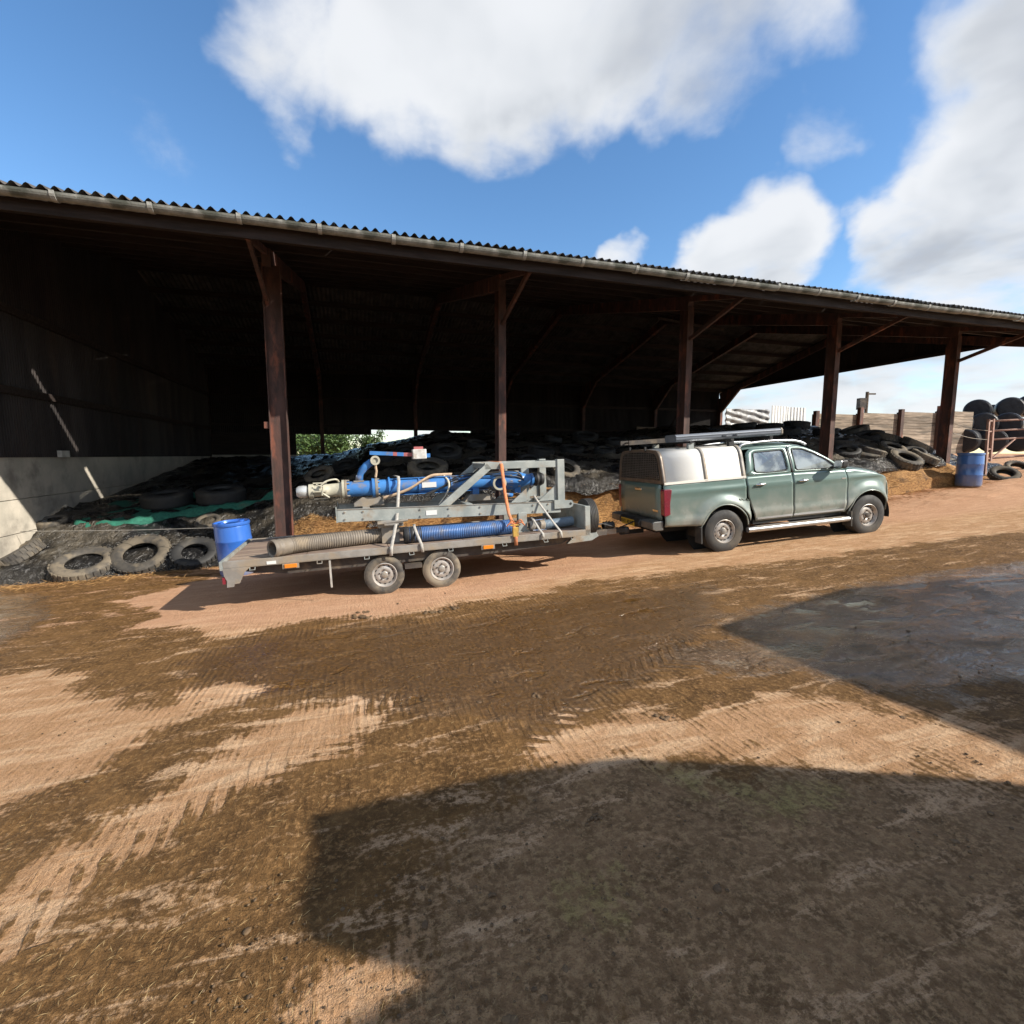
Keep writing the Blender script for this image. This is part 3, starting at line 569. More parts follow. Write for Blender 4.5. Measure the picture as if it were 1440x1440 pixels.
for k in range(2):
    for r in range(9):
        z0 = .9 + r * .27; b = MB(); b.box(15.5 + k * 3.0 + .004, 15.5 + k * 3.0 + 2.996, QB - .32, QB - .25, z0, z0 + .255); b.build('plank', M_plank, bw_, bevel=.008)
    b = MB(); b.box(15.5 + k * 3 + 1.4, 15.5 + k * 3 + 1.55, QB - .24, QB - .16, .5, 3.3); b.build('wall_post', M_rust, bw_)

# ------------------------------------------------------------------ silage, sheet, net
ss = np.concatenate([np.arange(-6.04, 12, .06), np.arange(12, 21.4, .10)])
ev = np.concatenate([[-.001], np.arange(.05, 1.6, .08), [2.2, 3, 4]])
fv = np.linspace(0, 1, 16)[:-1]
cols = []
S2, Fv = np.meshgrid(ss, fv, indexing='ij'); top = G(S2, qf(S2)) + Hrel(S2, S2 * 0) - .02; bot = G(S2, qf(S2)) - .15
Zf = bot + (top - bot) * Fv; Qf_ = qf(S2) + .03 - .10 * (1 - Fv) * sstep(top - bot, .3, .9) + .30 * fbmn(S2 * 2.2, Zf * 2.6, 4, 61) * np.sin(np.pi * np.clip(Fv, 0, 1)) * sstep(top - bot, .25, .8)
S3, E3 = np.meshgrid(ss, ev, indexing='ij'); Q3 = qf(S3) + .03 + E3; Z3 = H(S3.ravel(), Q3.ravel()).reshape(S3.shape) - .035 + .26 * fbmn(S3 * 3, Q3 * 3, 4, 62) * sstep(S3, 8.5, 10)
Z3 -= .10 * sstep(E3, .3, .8)
me = gridmesh('silage', np.hstack([S2, S3]), np.hstack([Qf_, Q3]), np.hstack([Zf, Z3]))
o = link('silage', me, M_silage); o.rotation_euler = (0, 0, TH); tag(o, 'orange brown silage clamp face cut open behind the trailer and truck', 'silage', kind='stuff')
# plastic sheet
e0 = np.interp(ss, [-6, -2.4, -1.7, -.9, .4, 8.2, 9.4, 10.6, 16.8, 18, 21.4], [-.10, -.10, .10, .50, -.10, -.10, .2, .42, .45, .2, 0]) + .30 * fbmn(ss * 1.7, ss * 0 + 8, 3, 71) * sstep(ss, -2.4, -1.0)
ww = np.concatenate([np.arange(0, 4.2, .065), np.arange(4.2, 15, .5)])
S4, W4 = np.meshgrid(ss, ww, indexing='ij'); E4 = e0[:, None] + W4; Q4 = qf(S4) + E4
Z4 = H(S4.ravel(), np.maximum(Q4, qf(S4) + .001).ravel()).reshape(S4.shape) + .03
rid = lambda x, y, sdd: 1 - np.abs(fbmn(x, y, 3, sdd)) * 4
wr = .050 * rid(S4 * 1.2 + Q4 * .6, Q4 * .9, 81) + .030 * rid(S4 * 3 - Q4 * 2, Q4 * 3 + S4, 82) + .05 * fbmn(S4 * 1.4, Q4 * 1.4, 3, 83) + .045 * np.maximum(0, 1 - 7 * np.abs(fbmn(S4 * 2.6 + Q4 * 1.1, Q4 * .7 - S4 * .3, 3, 87))) + .03 * np.maximum(0, 1 - 6 * np.abs(fbmn(S4 * 1.1 - Q4 * 3.2, Q4 * 1.2 + S4 * .8, 3, 88)))
Z4 = Z4 + np.maximum(wr, -.02) * sstep(W4, .02, .25)
hang = (.16 + .35 * fbmn(S4 * 1.3, S4 * 0, 3, 84)) * sstep(S4, -.6, .6) * (1 - sstep(S4, 9, 10.4)) + .06
Z4 -= np.maximum(hang, .03) * (1 - sstep(W4, 0, .17)); Z4 = np.minimum(Z4, Z4 * 0 + 9)
keep = Q4 < QB - .15
Q4 = np.minimum(Q4, QB - .15)
dst = .25 + .60 * (1 - .6 * sstep(fbmn(S4 * .5, Q4 * .5, 3, 85), -.1, .2))
dst = dst * (1 - .45 * (1 - sstep(S4, -2.5, -.5))); dst = np.maximum(dst, .8 * sstep(S4, 9, 10.5)); dst = dst * (.25 + .75 * sstep(W4 + .5 * fbmn(S4 * 1.5, Q4 * 1.5, 3, 86), .25, .75))
me = gridmesh('silage_sheet', S4, Q4, Z4, {'dust': dst})
o = link('silage_sheet', me, M_sheet); o.rotation_euler = (0, 0, TH); tag(o, 'wrinkled black plastic silage sheet spread over the clamp under the barn roof', 'plastic sheet')
o.modifiers.new('solid', 'SOLIDIFY').thickness = .006
def sheetz(s, q): return Hs(s, q) + .05
# green net on the left
sn = np.arange(-5.45, -1.55, .05); wn_ = np.arange(0, 2.6, .05); S5, W5 = np.meshgrid(sn, wn_, indexing='ij')
edge = np.interp(sn, [-5.5, -4.7, -3.6, -2.6, -1.5], [1.35, 1.25, 1.5, 1.72, 2.0]) + .16 * fbmn(sn * 2, sn * 0, 3, 91)
Q5 = 10.75 + edge[:, None] + W5; Z5 = H(S5.ravel(), Q5.ravel()).reshape(S5.shape) + .085 + .03 * fbmn(S5 * 3, Q5 * 3, 3, 92)
Z5 += .20 * np.exp(-((W5 - .14) / .09) ** 2) * (.5 + fbmn(S5 * 3.3, S5 * 0 + 4, 3, 93)) - .04 * (1 - sstep(W5, 0, .05))
me = gridmesh('green_net', S5, Q5, Z5); o = link('green_net', me, M_net); o.rotation_euler = (0, 0, TH); tag(o, 'green woven net laid over the black sheet beside the concrete wall', 'net')
o.modifiers.new('solid', 'SOLIDIFY').thickness = .01

# ------------------------------------------------------------------ tyres on the heap
def tyre_mesh(name, R, w, bead, blocks=0, m=None, seg=40):
    t = R - bead; h = w / 2
    prof = [(bead, h * .62), (bead + .02, h * .86), (bead + t * .35, h * 1.0), (bead + t * .62, h * .99), (R - t * .16, h * .90), (R - t * .03, h * .74), (R, h * .62), (R, h * .3), (R, 0)]
    prof = prof + [(r, -y) for r, y in prof[-2::-1]]
    inner = [(bead + .012, -h * .45), (bead + t * .5, -h * .72), (R - .035, -h * .4), (R - .03, 0), (R - .035, h * .4), (bead + t * .5, h * .72), (bead + .012, h * .45)]
    b = MB(); allp = prof + inner + [prof[0]]
    b.lathe(allp, seg, 'z')
    if blocks:
        for j in range(blocks):
            for sgn in (-1, 1):
                a = 2 * math.pi * (j + (.5 if sgn > 0 else 0)) / blocks
                M = Matrix.Rotation(a, 4, 'Z'); b.box(R - .012, R + .014, -.6 * math.pi * R / blocks, .6 * math.pi * R / blocks, sgn * h * .10, sgn * h * .80, M)
    return b.mesh(name, True)
TY = {'car': (.32, .20, .19, 0), 'van': (.36, .22, .20, 26), 'truck': (.50, .28, .285, 30), 'wide': (.52, .34, .27, 0)}
tyme = {}
for k, (R_, w_, bd, bl) in TY.items():
    for mk, mm in (('d', M_tyre_dusty), ('b', M_tyre_black)):
        m_ = tyre_mesh('tyre', R_, w_, bd, bl); m_.materials.append(mm); tyme[k + mk] = m_
        if hasattr(m_, 'set_sharp_from_angle'): m_.set_sharp_from_angle(angle=math.radians(40))
def heap_normal(s, q, h=.25):
    dzs = (Hs(s + h, q) - Hs(s - h, q)) / (2 * h); dzq = (Hs(s, q + h) - Hs(s, q - h)) / (2 * h)
    return (U * -dzs + N * -dzq + Vector((0, 0, 1))).normalized()
def put_tyre(px, py, size, label, group=None, tilt=None, sc=1.0, sink=.0, at=None, face=None):
    p = hit(px, py, sheetz, 5, 40) if at is None else at
    s, q = SQ(p); n = heap_normal(s, q)
    if face is not None: n = Vector(face).normalized()
    elif tilt: n = (n + U * tilt[0] + N * tilt[1]).normalized()
    o = link('tyre', tyme[size], None); R_, w_ = TY[size[:-1]][:2]; o.scale = (sc,) * 3
    rot = n.to_track_quat('Z', 'Y').to_matrix().to_4x4(); spin = Matrix.Rotation(random.random() * 6, 4, 'Z')
    lift = w_ * .5 * sc - sink
    hz = math.sqrt(max(0, 1 - n.z * n.z))
    z = max(sheetz(s, q) + lift, p.z + lift * n.z + 0) if face is None else p.z
    o.matrix_world = Matrix.Translation(Vector((p.x, p.y, z)) + n * 0) @ rot @ spin @ Matrix.Scale(sc, 4)
    return tag(o, label, 'tyre', group)
GT = 'tyres weighing down the silage sheet'
put_tyre(120, 797, 'truckd', 'mud-caked tyre half sunk in the sheet foot, plastic showing through its hole', None, tilt=(.05, .05), sc=.98, sink=.12)
put_tyre(200, 786, 'truckd', 'tan dusty tyre propped upright on the sheet foot with shiny plastic in its hole', None, tilt=(.0, -.25), sc=.98, sink=.10)
put_tyre(275, 784, 'vanb', 'clean black tyre propped on the sheet foot beside the bright blue barrel', None, tilt=(.1, -.18), sc=1.1, sink=.06)
put_tyre(24, 785, 'truckd', 'tyre half buried under black sheet at the foot of the concrete wall', None, tilt=(.1, .2), sc=.85, sink=.10)
put_tyre(74, 737, 'card', 'small brown tyre lying at the end of the green net by the wall', None, sc=.85, sink=.05)
put_tyre(236, 712, 'wideb', 'fat dark tyre lying flat on the green net farther from the barn post', None, sc=1.0)
put_tyre(312, 706, 'wideb', 'fat dark tyre lying flat on the green net nearer the barn post', None, sc=1.0)
put_tyre(293, 737, 'card', 'small dusty tyre tucked behind the blue barrel below the net', None, sc=.8, sink=.06)
G2 = 'tyres in the shade at the top of the heap'
put_tyre(450, 676, 'vand', 'dusty tyre leaning behind the cream coupling of the pump', None, tilt=(-.3, -.5))
put_tyre(486, 662, 'vanb', 'dark tyre behind the curved blue elbow of the pump', None, tilt=(.1, -.3))
put_tyre(602, 668, 'truckd', 'large pale dusty tyre lying in sunlight behind the pump body', None, tilt=(0, -.2), sc=.95)
for (x, y, k, sc) in ((628, 644, 'wideb', .8), (620, 617, 'vanb', 1.1), (672, 658, 'vanb', 1.0), (745, 655, 'carb', 1.0), (761, 641, 'vanb', 1.0), (804, 638, 'vanb', 1.0), (823, 620, 'truckb', .9), (866, 626, 'vanb', 1.0), (694, 612, 'vanb', 1.0), (720, 614, 'carb', 1.0), (778, 622, 'carb', 1.0), (905, 628, 'vanb', 1.0), (670, 630, 'carb', 1.0), (570, 640, 'carb', 1.0), (540, 648, 'vanb', .9), (850, 640, 'carb', 1.0)):
    put_tyre(x, y, k, {'truckb': 'largest dark tyre lying in the shade high on the heap', 'wideb': 'fat smooth dark tyre in the shade behind the control arm of the pump', 'vanb': 'medium treaded dark tyre in the shade on the upper heap under the barn roof', 'carb': 'small smooth dark tyre in the shade on the upper heap under the barn roof'}[k], G2, tilt=(random.uniform(-.15, .15), random.uniform(-.35, .05)), sc=sc)
put_tyre(795, 668, 'vand', 'treaded dusty tyre in sunlight right beside the upright of the galvanised frame', None, tilt=(.1, -.45))
G3 = 'dusty tyres on the sunlit right end of the heap'
for (x, y, k, sc) in ((1201, 610, 'truckd', .85), (1245, 621, 'vand', 1.1), (1180, 626, 'vanb', 1.0), (1273, 652, 'vand', 1.15), (1289, 631, 'truckd', .85), (1284, 614, 'vand', 1.0), (1309, 630, 'vanb', 1.0), (1244, 606, 'vanb', 1.0), (1202, 600, 'vanb', .9), (1284, 642, 'carb', 1.0), (1315, 615, 'vanb', 1.0), (1262, 600, 'carb', 1.0), (1160, 612, 'vanb', 1.0), (1226, 640, 'vand', 1.0), (1190, 640, 'vanb', 1.0), (1300, 648, 'vand', 1.0), (1255, 635, 'vand', .95), (1222, 618, 'truckb', .8), (1270, 612, 'vand', 1.0), (1302, 606, 'vand', 1.0), (1232, 596, 'vanb', 1.0)):
    put_tyre(x, y, k, {'truckd': 'large dusty grey tyre lying on the sunlit heap beyond the truck bonnet', 'truckb': 'large black tyre lying on the sunlit heap beyond the truck bonnet', 'vand': 'medium treaded dusty tyre on the sunlit heap beyond the truck bonnet', 'vanb': 'medium treaded black tyre on the sunlit heap beyond the truck bonnet', 'carb': 'small smooth black tyre on the sunlit heap beyond the truck bonnet'}[k], G3, tilt=(random.uniform(-.3, .3), random.uniform(-.12, .25)), sc=sc, sink=.03)
put_tyre(1214, 638, 'truckd', 'tyre mostly buried in grey dried mud on the heap beyond the truck', None, sink=.12, sc=.95)
G4 = 'tyres piled behind the truck roof'
for (x, y) in ((1046, 604), (1082, 606), (1120, 602), (1105, 612)):
    put_tyre(x, y, 'truckb', 'black tyre on the heap behind the roof case of the truck', G4, sc=.9)
G5 = 'tyres lying below the gate'
for (x, y, k, sc) in ((1412, 668, 'vand', 1.0), (1430, 658, 'vand', .95)):
    p = hit(x, y, lambda s, q: float(G(s, q)) + .1 if q < qf(s) else Hs(s, q) + .05, 8, 30); s, q = SQ(p)
    put_tyre(x, y, k, 'tyre lying on the ground below the rusty gate', G5, at=p, sc=sc, face=(-.2, -.5, .8))

# ------------------------------------------------------------------ barrels
def barrel(name, p, mm, label, h=.92, R=.29, lean=(0, 0)):
    t = thing(name, label, 'barrel', Matrix.Translation(p) @ Euler((lean[0], lean[1], .4)).to_matrix().to_4x4(), 'blue plastic barrels')
    pr = [(0, .01), (R * .93, .01), (R * .97, .03), (R, .07), (R * 1.0, .30), (R * 1.018, .315), (R * 1.018, .335), (R, .35), (R, .60), (R * 1.018, .615), (R * 1.018, .635), (R, .65), (R * .985, h - .09), (R * .955, h - .06)]
    MB().lathe(pr, 40, 'z').build('body', mm, t, True, auto=50)
    MB().lathe([(R * .955, h - .06), (R * 1.02, h - .055), (R * 1.03, h - .03), (R * 1.01, h), (R * .95, h), (R * .93, h - .025)], 40, 'z').build('rim', mm, t, True, auto=50)
    MB().lathe([(R * .93, h - .025), (R * .5, h - .022), (.001, h - .02)], 40, 'z').build('lid', mm, t, True)
    for a in (0.6, 3.7): MB().lathe([(.045, h - .022), (.045, h + .004), (.001, h + .006)], 14, 'z', (math.cos(a) * R * .62, math.sin(a) * R * .62, 0)).build('bung', mm, t, False)
    return t
pb = ground_at(336, 807); barrel('barrel', pb, M_barrel, 'bright blue plastic barrel standing behind the tail of the trailer', .95, .285, (.02, -.07))
pb2 = hit(1361, 684, lambda s, q: float(G(s, q)), 6, 40); barrel('barrel', pb2, M_barrelf, 'faded blue plastic barrel standing by the rusty gate', .93, .29)

# ------------------------------------------------------------------ wheels
def wheel(parent, c, R, w, rimR, holes=12, dark_center=False, name='wheel', side=-1, tread=True):
    """road wheel, axle along local y; side -1 shows its face to -y"""
    t_ = R - rimR; h = w / 2; prof = [(rimR - .005, -h * .80), (rimR + .012, -h * .95), (rimR + t_ * .4, -h * 1.04), (rimR + t_ * .75, -h * .98), (R - .012, -h * .84)]
    for k in range(5):
        a = -h * .80 + k * h * .40; b_ = a + h * .33
        if k < 5: prof += [(R, a), (R, min(b_, h * .8)), (R - .009, min(b_ + .004, h * .82)), (R - .009, min(a + h * .38, h * .82))]
    prof += [(R - .012, h * .84), (rimR + t_ * .5, h * 1.02), (rimR, h * .8)]
    ro = MB().lathe(prof, 48, 'y', c).build(name, M_rubber if R > .3 else M_tyre_dusty, parent, True, auto=35)
    s = side; yo = s * h * .78; c = Vector(c)
    rp = [(rimR + .004, s * h * .88), (rimR - .006, s * h * .92), (rimR - .014, s * h * .80), (rimR - .03, s * h * .55), (rimR * .80, s * h * .42), (rimR * .72, s * h * .55), (rimR * .50, s * h * .66), (rimR * .40, s * h * .60), (rimR * .30, s * h * .50), (rimR * .28, s * h * .62), (rimR * .22, s * h * .72), (.001, s * h * .73)]
    rm = MB().lathe(rp, 40, 'y', c).build('rim', M_steelrim, ro, True, auto=45)
    for j in range(holes):
        a = 2 * math.pi * j / holes; rr = rimR * .77; b = MB(); cc = c + Vector((math.cos(a) * rr, s * h * .49, math.sin(a) * rr)); n = 8; er = rimR * .085
        ring = [cc + Vector((math.cos(q) * er, s * .004, math.sin(q) * er)) for q in [2 * math.pi * i / n for i in range(n)]]; ring2 = [v - Vector((0, s * .02, 0)) for v in ring]
        b.add(ring + ring2, [tuple(range(n))] + [(i, (i + 1) % n, n + (i + 1) % n, n + i) for i in range(n)]); b.build('vent_hole', M_darkhole, rm)
    for j in range(5):
        a = 2 * math.pi * j / 5 + .3; rr = rimR * .42; cc = c + Vector((math.cos(a) * rr, 0, math.sin(a) * rr))
        MB().lathe([(.013, s * h * .58), (.013, s * h * .76), (.001, s * h * .77)], 6, 'y', cc).build('wheel_nut', M_chassis, rm)
    MB().lathe([(rimR * .24, s * h * .60), (rimR * .24, s * h * .80), (rimR * .16, s * h * .86), (.001, s * h * .87)], 20, 'y', c).build('hub_cap', M_chassis if dark_center else M_galvd, rm, True, auto=40)
    MB().lathe([(rimR * .98, -s * h * .3), (.03, -s * h * .3)], 24, 'y', c).build('brake_drum', M_darkhole, rm)
    return ro

# ------------------------------------------------------------------ trailer
so, qo = .75, 7.83; zo = float((G(.35, 7) + G(1.15, 7)) / 2) - .005
TP = math.atan(.0369)
MT = Matrix.Translation(B(so, qo, zo)) @ Euler((0, -TP, TH), 'XYZ').to_matrix().to_4x4(); MTI = MT.inverted()
def lt(px, py, Y, M=MTI):                                 # line of sight meets the plane y = Y of a thing's own frame
    o = M @ Vector((0, 0, CAMZ)); d = M.to_3x3() @ ray(px, py); t = (Y - o.y) / d.y; p = o + d * t; return (p.x, p.z)
tr = thing('flatbed_trailer', 'long galvanised twin-axle flatbed trailer hitched behind the green truck', 'trailer', MT)
DZ = .655
xs = [-2.30, -1.36, -.30, .76, 1.82, 2.70]
for a, c in zip(xs[:-1], xs[1:]):
    MB().box(a + .004, c - .004, -.88, .88, DZ - .03, DZ).build('deck_board', M_deck, tr)
for y in (-.92, .885): 
    b = MB(); b.box(-2.33, 2.74, y, y + .035, DZ - .075, DZ + .012); b.box(-2.33, 2.74, y + (.0 if y < 0 else -.03), y + (.065 if y < 0 else .035), DZ - .083, DZ - .076); b.build('side_rail', M_galvd, tr, bevel=.004)
MB().box(-2.37, -2.332, -.92, .92, DZ - .10, DZ + .014).build('rear_rail', M_galv, tr, bevel=.004)
for y in (-.50, .42):
    b = MB(); b.prism([(-2.0, DZ - .035), (2.6, DZ - .035), (2.6, DZ - .11), (1.7, DZ - .27), (-1.2, DZ - .27), (-2.0, DZ - .12)], y, y + .08); b.build('chassis_beam', M_chassis, tr)
b = MB(); b.prism([(-2.1, DZ - .084), (2.55, DZ - .084), (2.3, DZ - .20), (1.2, DZ - .24), (-1.6, DZ - .24), (-2.1, DZ - .16)], -.80, -.775); b.build('side_channel', M_chassis, tr)
for x in (-1.7, -.8, 0.0, .9, 1.8): MB().box(x - .03, x + .03, -.77, .8, DZ - .12, DZ - .031).build('cross_member', M_chassis, tr)
for y in (-.92, .87):
    b = MB(); b.prism([(-2.34, DZ - .08), (-2.02, DZ - .08), (-2.10, DZ - .15), (-2.16, DZ - .28), (-2.22, DZ - .285), (-2.23, DZ - .32), (-2.31, DZ - .32), (-2.30, DZ - .24), (-2.33, DZ - .17)], y, y + .05); b.build('tail_bracket', M_galvd, tr, bevel=.004)
    MB().box(-2.352, -2.318, y + .005, y + .045, DZ - .275, DZ - .19).build('tail_light', M_redlens, tr)
for x in (-1.55, 1.10):
    MB().box(x - .075, x + .075, -.935, -.922, DZ - .14, DZ - .088).build('side_marker', M_amber, tr, bevel=.004)
    MB().box(x - .10, x + .10, -.921, -.912, DZ - .15, DZ - .084).build('marker_plate', M_galvd, tr)
MB().box(-1.83, -1.72, -.926, -.9215, DZ - .07, DZ - .03).build('data_plate', M_white, tr)
for x in (-2.0, -1.2, -.6, .0, .55, 1.35, 2.0, 2.45):
    MB().tube([(x - .03, -.90, DZ - .085), (x - .03, -.935, DZ - .12), (x + .03, -.935, DZ - .12), (x + .03, -.90, DZ - .085)], .006, 6).build('rope_hook', M_galv, tr)
for x in (-.38, .42):
    for (y, sd_) in ((-.79, -1), (.79, 1)): wheel(tr, (x, y, .272), .272, .165, .168, 12, side=sd_)
    MB().tube([(x, -.72, .272), (x, .72, .272)], .04, 10).build('axle', M_chassis, tr)
MB().box(-.1, .14, -.88, -.72, .33, .39).build('suspension_bracket', M_chassis, tr)
# head board and drawbar
b = MB(); b.box(2.69, 2.715, -.86, .86, DZ - .02, DZ + .36); b.build('headboard', M_galv, tr)
for y in (-.92, .86): MB().box(2.66, 2.745, y, y + .06, DZ - .08, DZ + .375).build('headboard_post', M_galv, tr, bevel=.004)
MB().box(2.685, 2.722, -.86, .86, DZ + .345, DZ + .375).build('headboard_cap', M_galv, tr)
for sg in (-1, 1):
    b = MB(); b.bar((2.2, sg * .62, DZ - .14), (3.45, sg * .09, DZ - .21), .06, .10); b.build('drawbar_arm', M_chassis, tr)
b = MB(); b.prism([(2.46, DZ - .24), (2.62, DZ - .10), (2.98, DZ - .09), (3.02, DZ - .16), (2.9, DZ - .22)], -.66, -.58); b.build('front_bracket', M_galv, tr, bevel=.006)
b = MB(); b.box(3.38, 3.68, -.06, .06, DZ - .27, DZ - .17); b.build('coupling_body', M_galvd, tr, bevel=.01)
MB().lathe([(.05, 3.50), (.075, 3.52), (.055, 3.55), (.078, 3.575), (.055, 3.60), (.078, 3.63), (.058, 3.66), (.07, 3.70), (.045, 3.72)], 18, 'x', (-.06, 0, DZ - .115)).build('rubber_bellows', M_blackpl, tr, True)
b = MB(); b.box(3.66, 3.88, -.045, .045, DZ - .26, DZ - .18); b.lathe([(.06, -.06), (.065, 0), (.05, .05), (.001, .06)], 16, 'z', (3.90, 0, DZ - .22)); b.build('hitch_head', M_blackpl, tr, bevel=.008)
MB().tube([(3.1, -.25, DZ - .06), (3.35, -.15, DZ - .05), (3.7, -.1, DZ - .16), (4.0, -.02, DZ - .10), (4.2, .1, DZ - .06)], .012, 6).build('brake_cable', M_blackpl, tr, True)
MB().box(-1.085, -1.06, -.945, -.94, .20, DZ - .09).build('strap_tail', M_strapw, tr)
# spare wheel strapped in front of the headboard
sp = thing('spare_wheel', 'spare black tyre standing upright against the front of the trailer headboard', 'tyre', MT @ Matrix.Translation((2.90, -.48, .80)))
prof = [(.155, -.07), (.18, -.085), (.25, -.085), (.29, -.07)]
for k in range(5): a = -.06 + k * .027; prof += [(.30, a), (.30, a + .019), (.291, a + .021), (.291, a + .025)]
prof += [(.29, .07), (.25, .085), (.18, .085), (.155, .07)]
MB().lathe(prof + [prof[0]], 44, 'x').build('tread', M_rubber, sp, True, auto=35)
MB().lathe([(.156, -.06), (.14, -.03), (.10, -.02), (.03, -.02), (.001, -.02)], 24, 'x').build('rim', M_steelrim, sp, True)

# ------------------------------------------------------------------ galvanised frame on the trailer
fr = thing('steel_frame', 'galvanised steel lifting frame with sloping arms strapped on the trailer', 'frame', MT)
YN, YF = -.50, .30
for y, first in ((YN, True), (YF, False)):
    o0 = 0
    b = MB(); b.bar((-.95, y, 1.10), (2.42, y, 1.00), .07, .18); lb = b.build('long_beam', M_galv, fr, bevel=.005)
    MB().box(-.965, -.952, y - .045, y + .045, 1.005, 1.225).build('end_plate', M_galv, lb)
    b = MB(); b.bar((.50, y, 1.10), (1.27, y, 1.70), .06, .11); b.build('sloping_arm', M_galv, fr, bevel=.004)
    b = MB(); b.bar((1.20, y, 1.70), (2.42, y, 1.685), .06, .10); b.build('top_rail', M_galv, fr, bevel=.004)
    b = MB(); b.box(2.37, 2.49, y - .05, y + .05, .985, 1.755); b.build('upright', M_galv, fr, bevel=.005)
    b = MB(); b.prism([(2.30, .98), (2.56, .98), (2.61, 1.0), (2.63, 1.05), (2.60, 1.10), (2.30, 1.12)], y - .068, y - .052); ear = b.build('lug_plate', M_galv, fr)
    MB().lathe([(.022, y - .0700), (.001, y - .0702)], 12, 'y', (2.575, 0, 1.045)).build('pin_hole', M_darkhole, ear)
    b = MB(); b.prism([(2.05, 1.115), (2.36, 1.115), (2.36, 1.36)], y - .012, y + .012); b.build('gusset', M_galv, fr)
    b = MB(); b.prism([(1.60, 1.12), (1.86, 1.12), (1.86, 1.33)], y - .012, y + .012); b.build('gusset', M_galv, fr)
    MB().box(1.70, 1.84, y - .045, y + .045, DZ + .003, .955).build('leg', M_galv, fr, bevel=.004)
    MB().box(1.64, 1.90, y - .08, y + .08, DZ + .0005, DZ + .012).build('foot_plate', M_galv, fr)
    b = MB(); b.box(-.37, -.12, y - .045, y + .045, .66, .99); b.build('leg', M_galvd, fr, bevel=.004)
    MB().box(-.42, -.06, y - .10, y + .08, .90, .985).build('clamp_plate', M_galvd, fr, bevel=.006)
for x, z in ((-.55, 1.12), (.95, 1.09), (1.78, 1.05), (2.3, 1.05)):
    MB().box(x - .05, x + .05, YN + .037, YF - .037, z - .05, z + .05).build('cross_bar', M_galv, fr, bevel=.004)
for x in (1.25, 2.35): MB().box(x - .045, x + .045, YN + .032, YF - .032, 1.655, 1.735).build('cross_bar', M_galv, fr, bevel=.004)
b = MB(); b.prism([(-.72, 1.165), (-.28, 1.165), (-.28, 1.25), (-.34, 1.30), (-.60, 1.30), (-.72, 1.22)], -.06, .10); b.build('saddle', M_galvd, fr, bevel=.006)
b = MB(); b.prism([(.95, 1.14), (1.38, 1.14), (1.36, 1.24), (1.05, 1.25)], -.12, .12); b.build('saddle', M_galvd, fr, bevel=.006)
MB().box(2.02, 2.16, .20, .27, 1.06, 1.62).build('rear_stay', M_galv, fr, bevel=.004)

# ------------------------------------------------------------------ slurry pump unit
pu = thing('pump_unit', 'blue slurry pump with long flanged barrel and cream coupling lying on the frame', 'pump', MT @ Matrix.Translation((0, 0, 1.43)))
def cyl(x0, x1, r, name, m, n=28, z=0, y=0, par=pu, z1=None): return MB().lathe([(.001, x0), (r, x0), (r, x1), (.001, x1)], n, 'x', (0, y, z)).build(name, m, par, True, auto=40)
def xl(prof, name, m, par=pu, n=28, z=0): return MB().lathe(prof, n, 'x', (0, 0, z)).build(name, m, par, True, auto=40)
xl([(.001, -1.50), (.06, -1.50), (.085, -1.47), (.09, -1.40), (.085, -1.36), (.06, -1.34)], 'ball_end', mat('zinc_pale', (.62, .63, .62), (.5, .51, .5), .35, .4))
xl([(.06, -1.345), (.105, -1.33), (.105, -1.27), (.085, -1.26), (.085, -1.14), (.10, -1.13), (.10, -1.08), (.095, -1.07), (.10, -.93), (.11, -.90), (.115, -.87)], 'coupling', M_cream)
for a in (0, 1.57, 3.14, 4.71):
    b = MB(); b.bar((-1.27, .115 * math.sin(a), .115 * math.cos(a)), (-1.08, .115 * math.sin(a), .115 * math.cos(a)), .025, .02); b.build('clamp_lever', M_cream, pu)
MB().tube([(-1.15, -.12, -.06), (-1.13, -.13, .06), (-1.22, -.13, .10)], .012, 6).build('clamp_lever', M_cream, pu)
cyl(-.87, -.835, .145, 'flange', M_cream); cyl(-.83, -.80, .145, 'flange', M_galvd)
cyl(-.80, -.44, .115, 'barrel_tube', M_blue); cyl(-.44, -.40, .15, 'flange', M_blue); cyl(-.395, -.355, .15, 'flange', M_galvd)
cyl(-.355, -.20, .12, 'barrel_tube', M_blue); cyl(-.20, -.175, .155, 'flange', M_blue)
cyl(-.175, 1.40, .112, 'barrel_tube', M_blue)
for z in (-.122, .122): MB().box(-.175, 1.35, -.06, .06, z - .006, z + .006).build('stiffener', M_blue, pu)
for x in (.25, .75): cyl(x, x + .02, .128, 'clamp_band', M_blue)
for xf in (-.83, -.40): 
    for j in range(8):
        a = 2 * math.pi * j / 8; MB().lathe([(.012, xf - .02), (.012, xf + .07), (.001, xf + .07)], 6, 'x', (0, .13 * math.cos(a), .13 * math.sin(a))).build('bolt', M_galvd, pu)
xl([(.112, 1.40), (.15, 1.44), (.16, 1.55), (.16, 1.80), (.145, 1.88), (.10, 2.02), (.085, 2.10)], 'pump_casing', M_blue)
xl([(.085, 2.10), (.105, 2.105), (.105, 2.14), (.09, 2.15)], 'flange', M_blue)
xl([(.06, 2.15), (.10, 2.16), (.12, 2.20), (.10, 2.24), (.115, 2.28), (.09, 2.33), (.001, 2.34)], 'drive_coupling', M_blackpl)
b = MB(); b.lathe([(.08, -.10), (.08, -.34), (.108, -.34), (.108, -.375), (.078, -.375), (.072, -.20), (.001, -.20)], 28, 'y', (1.47, 0, -.01)); b.build('discharge_port', M_blue, pu, True, auto=40)
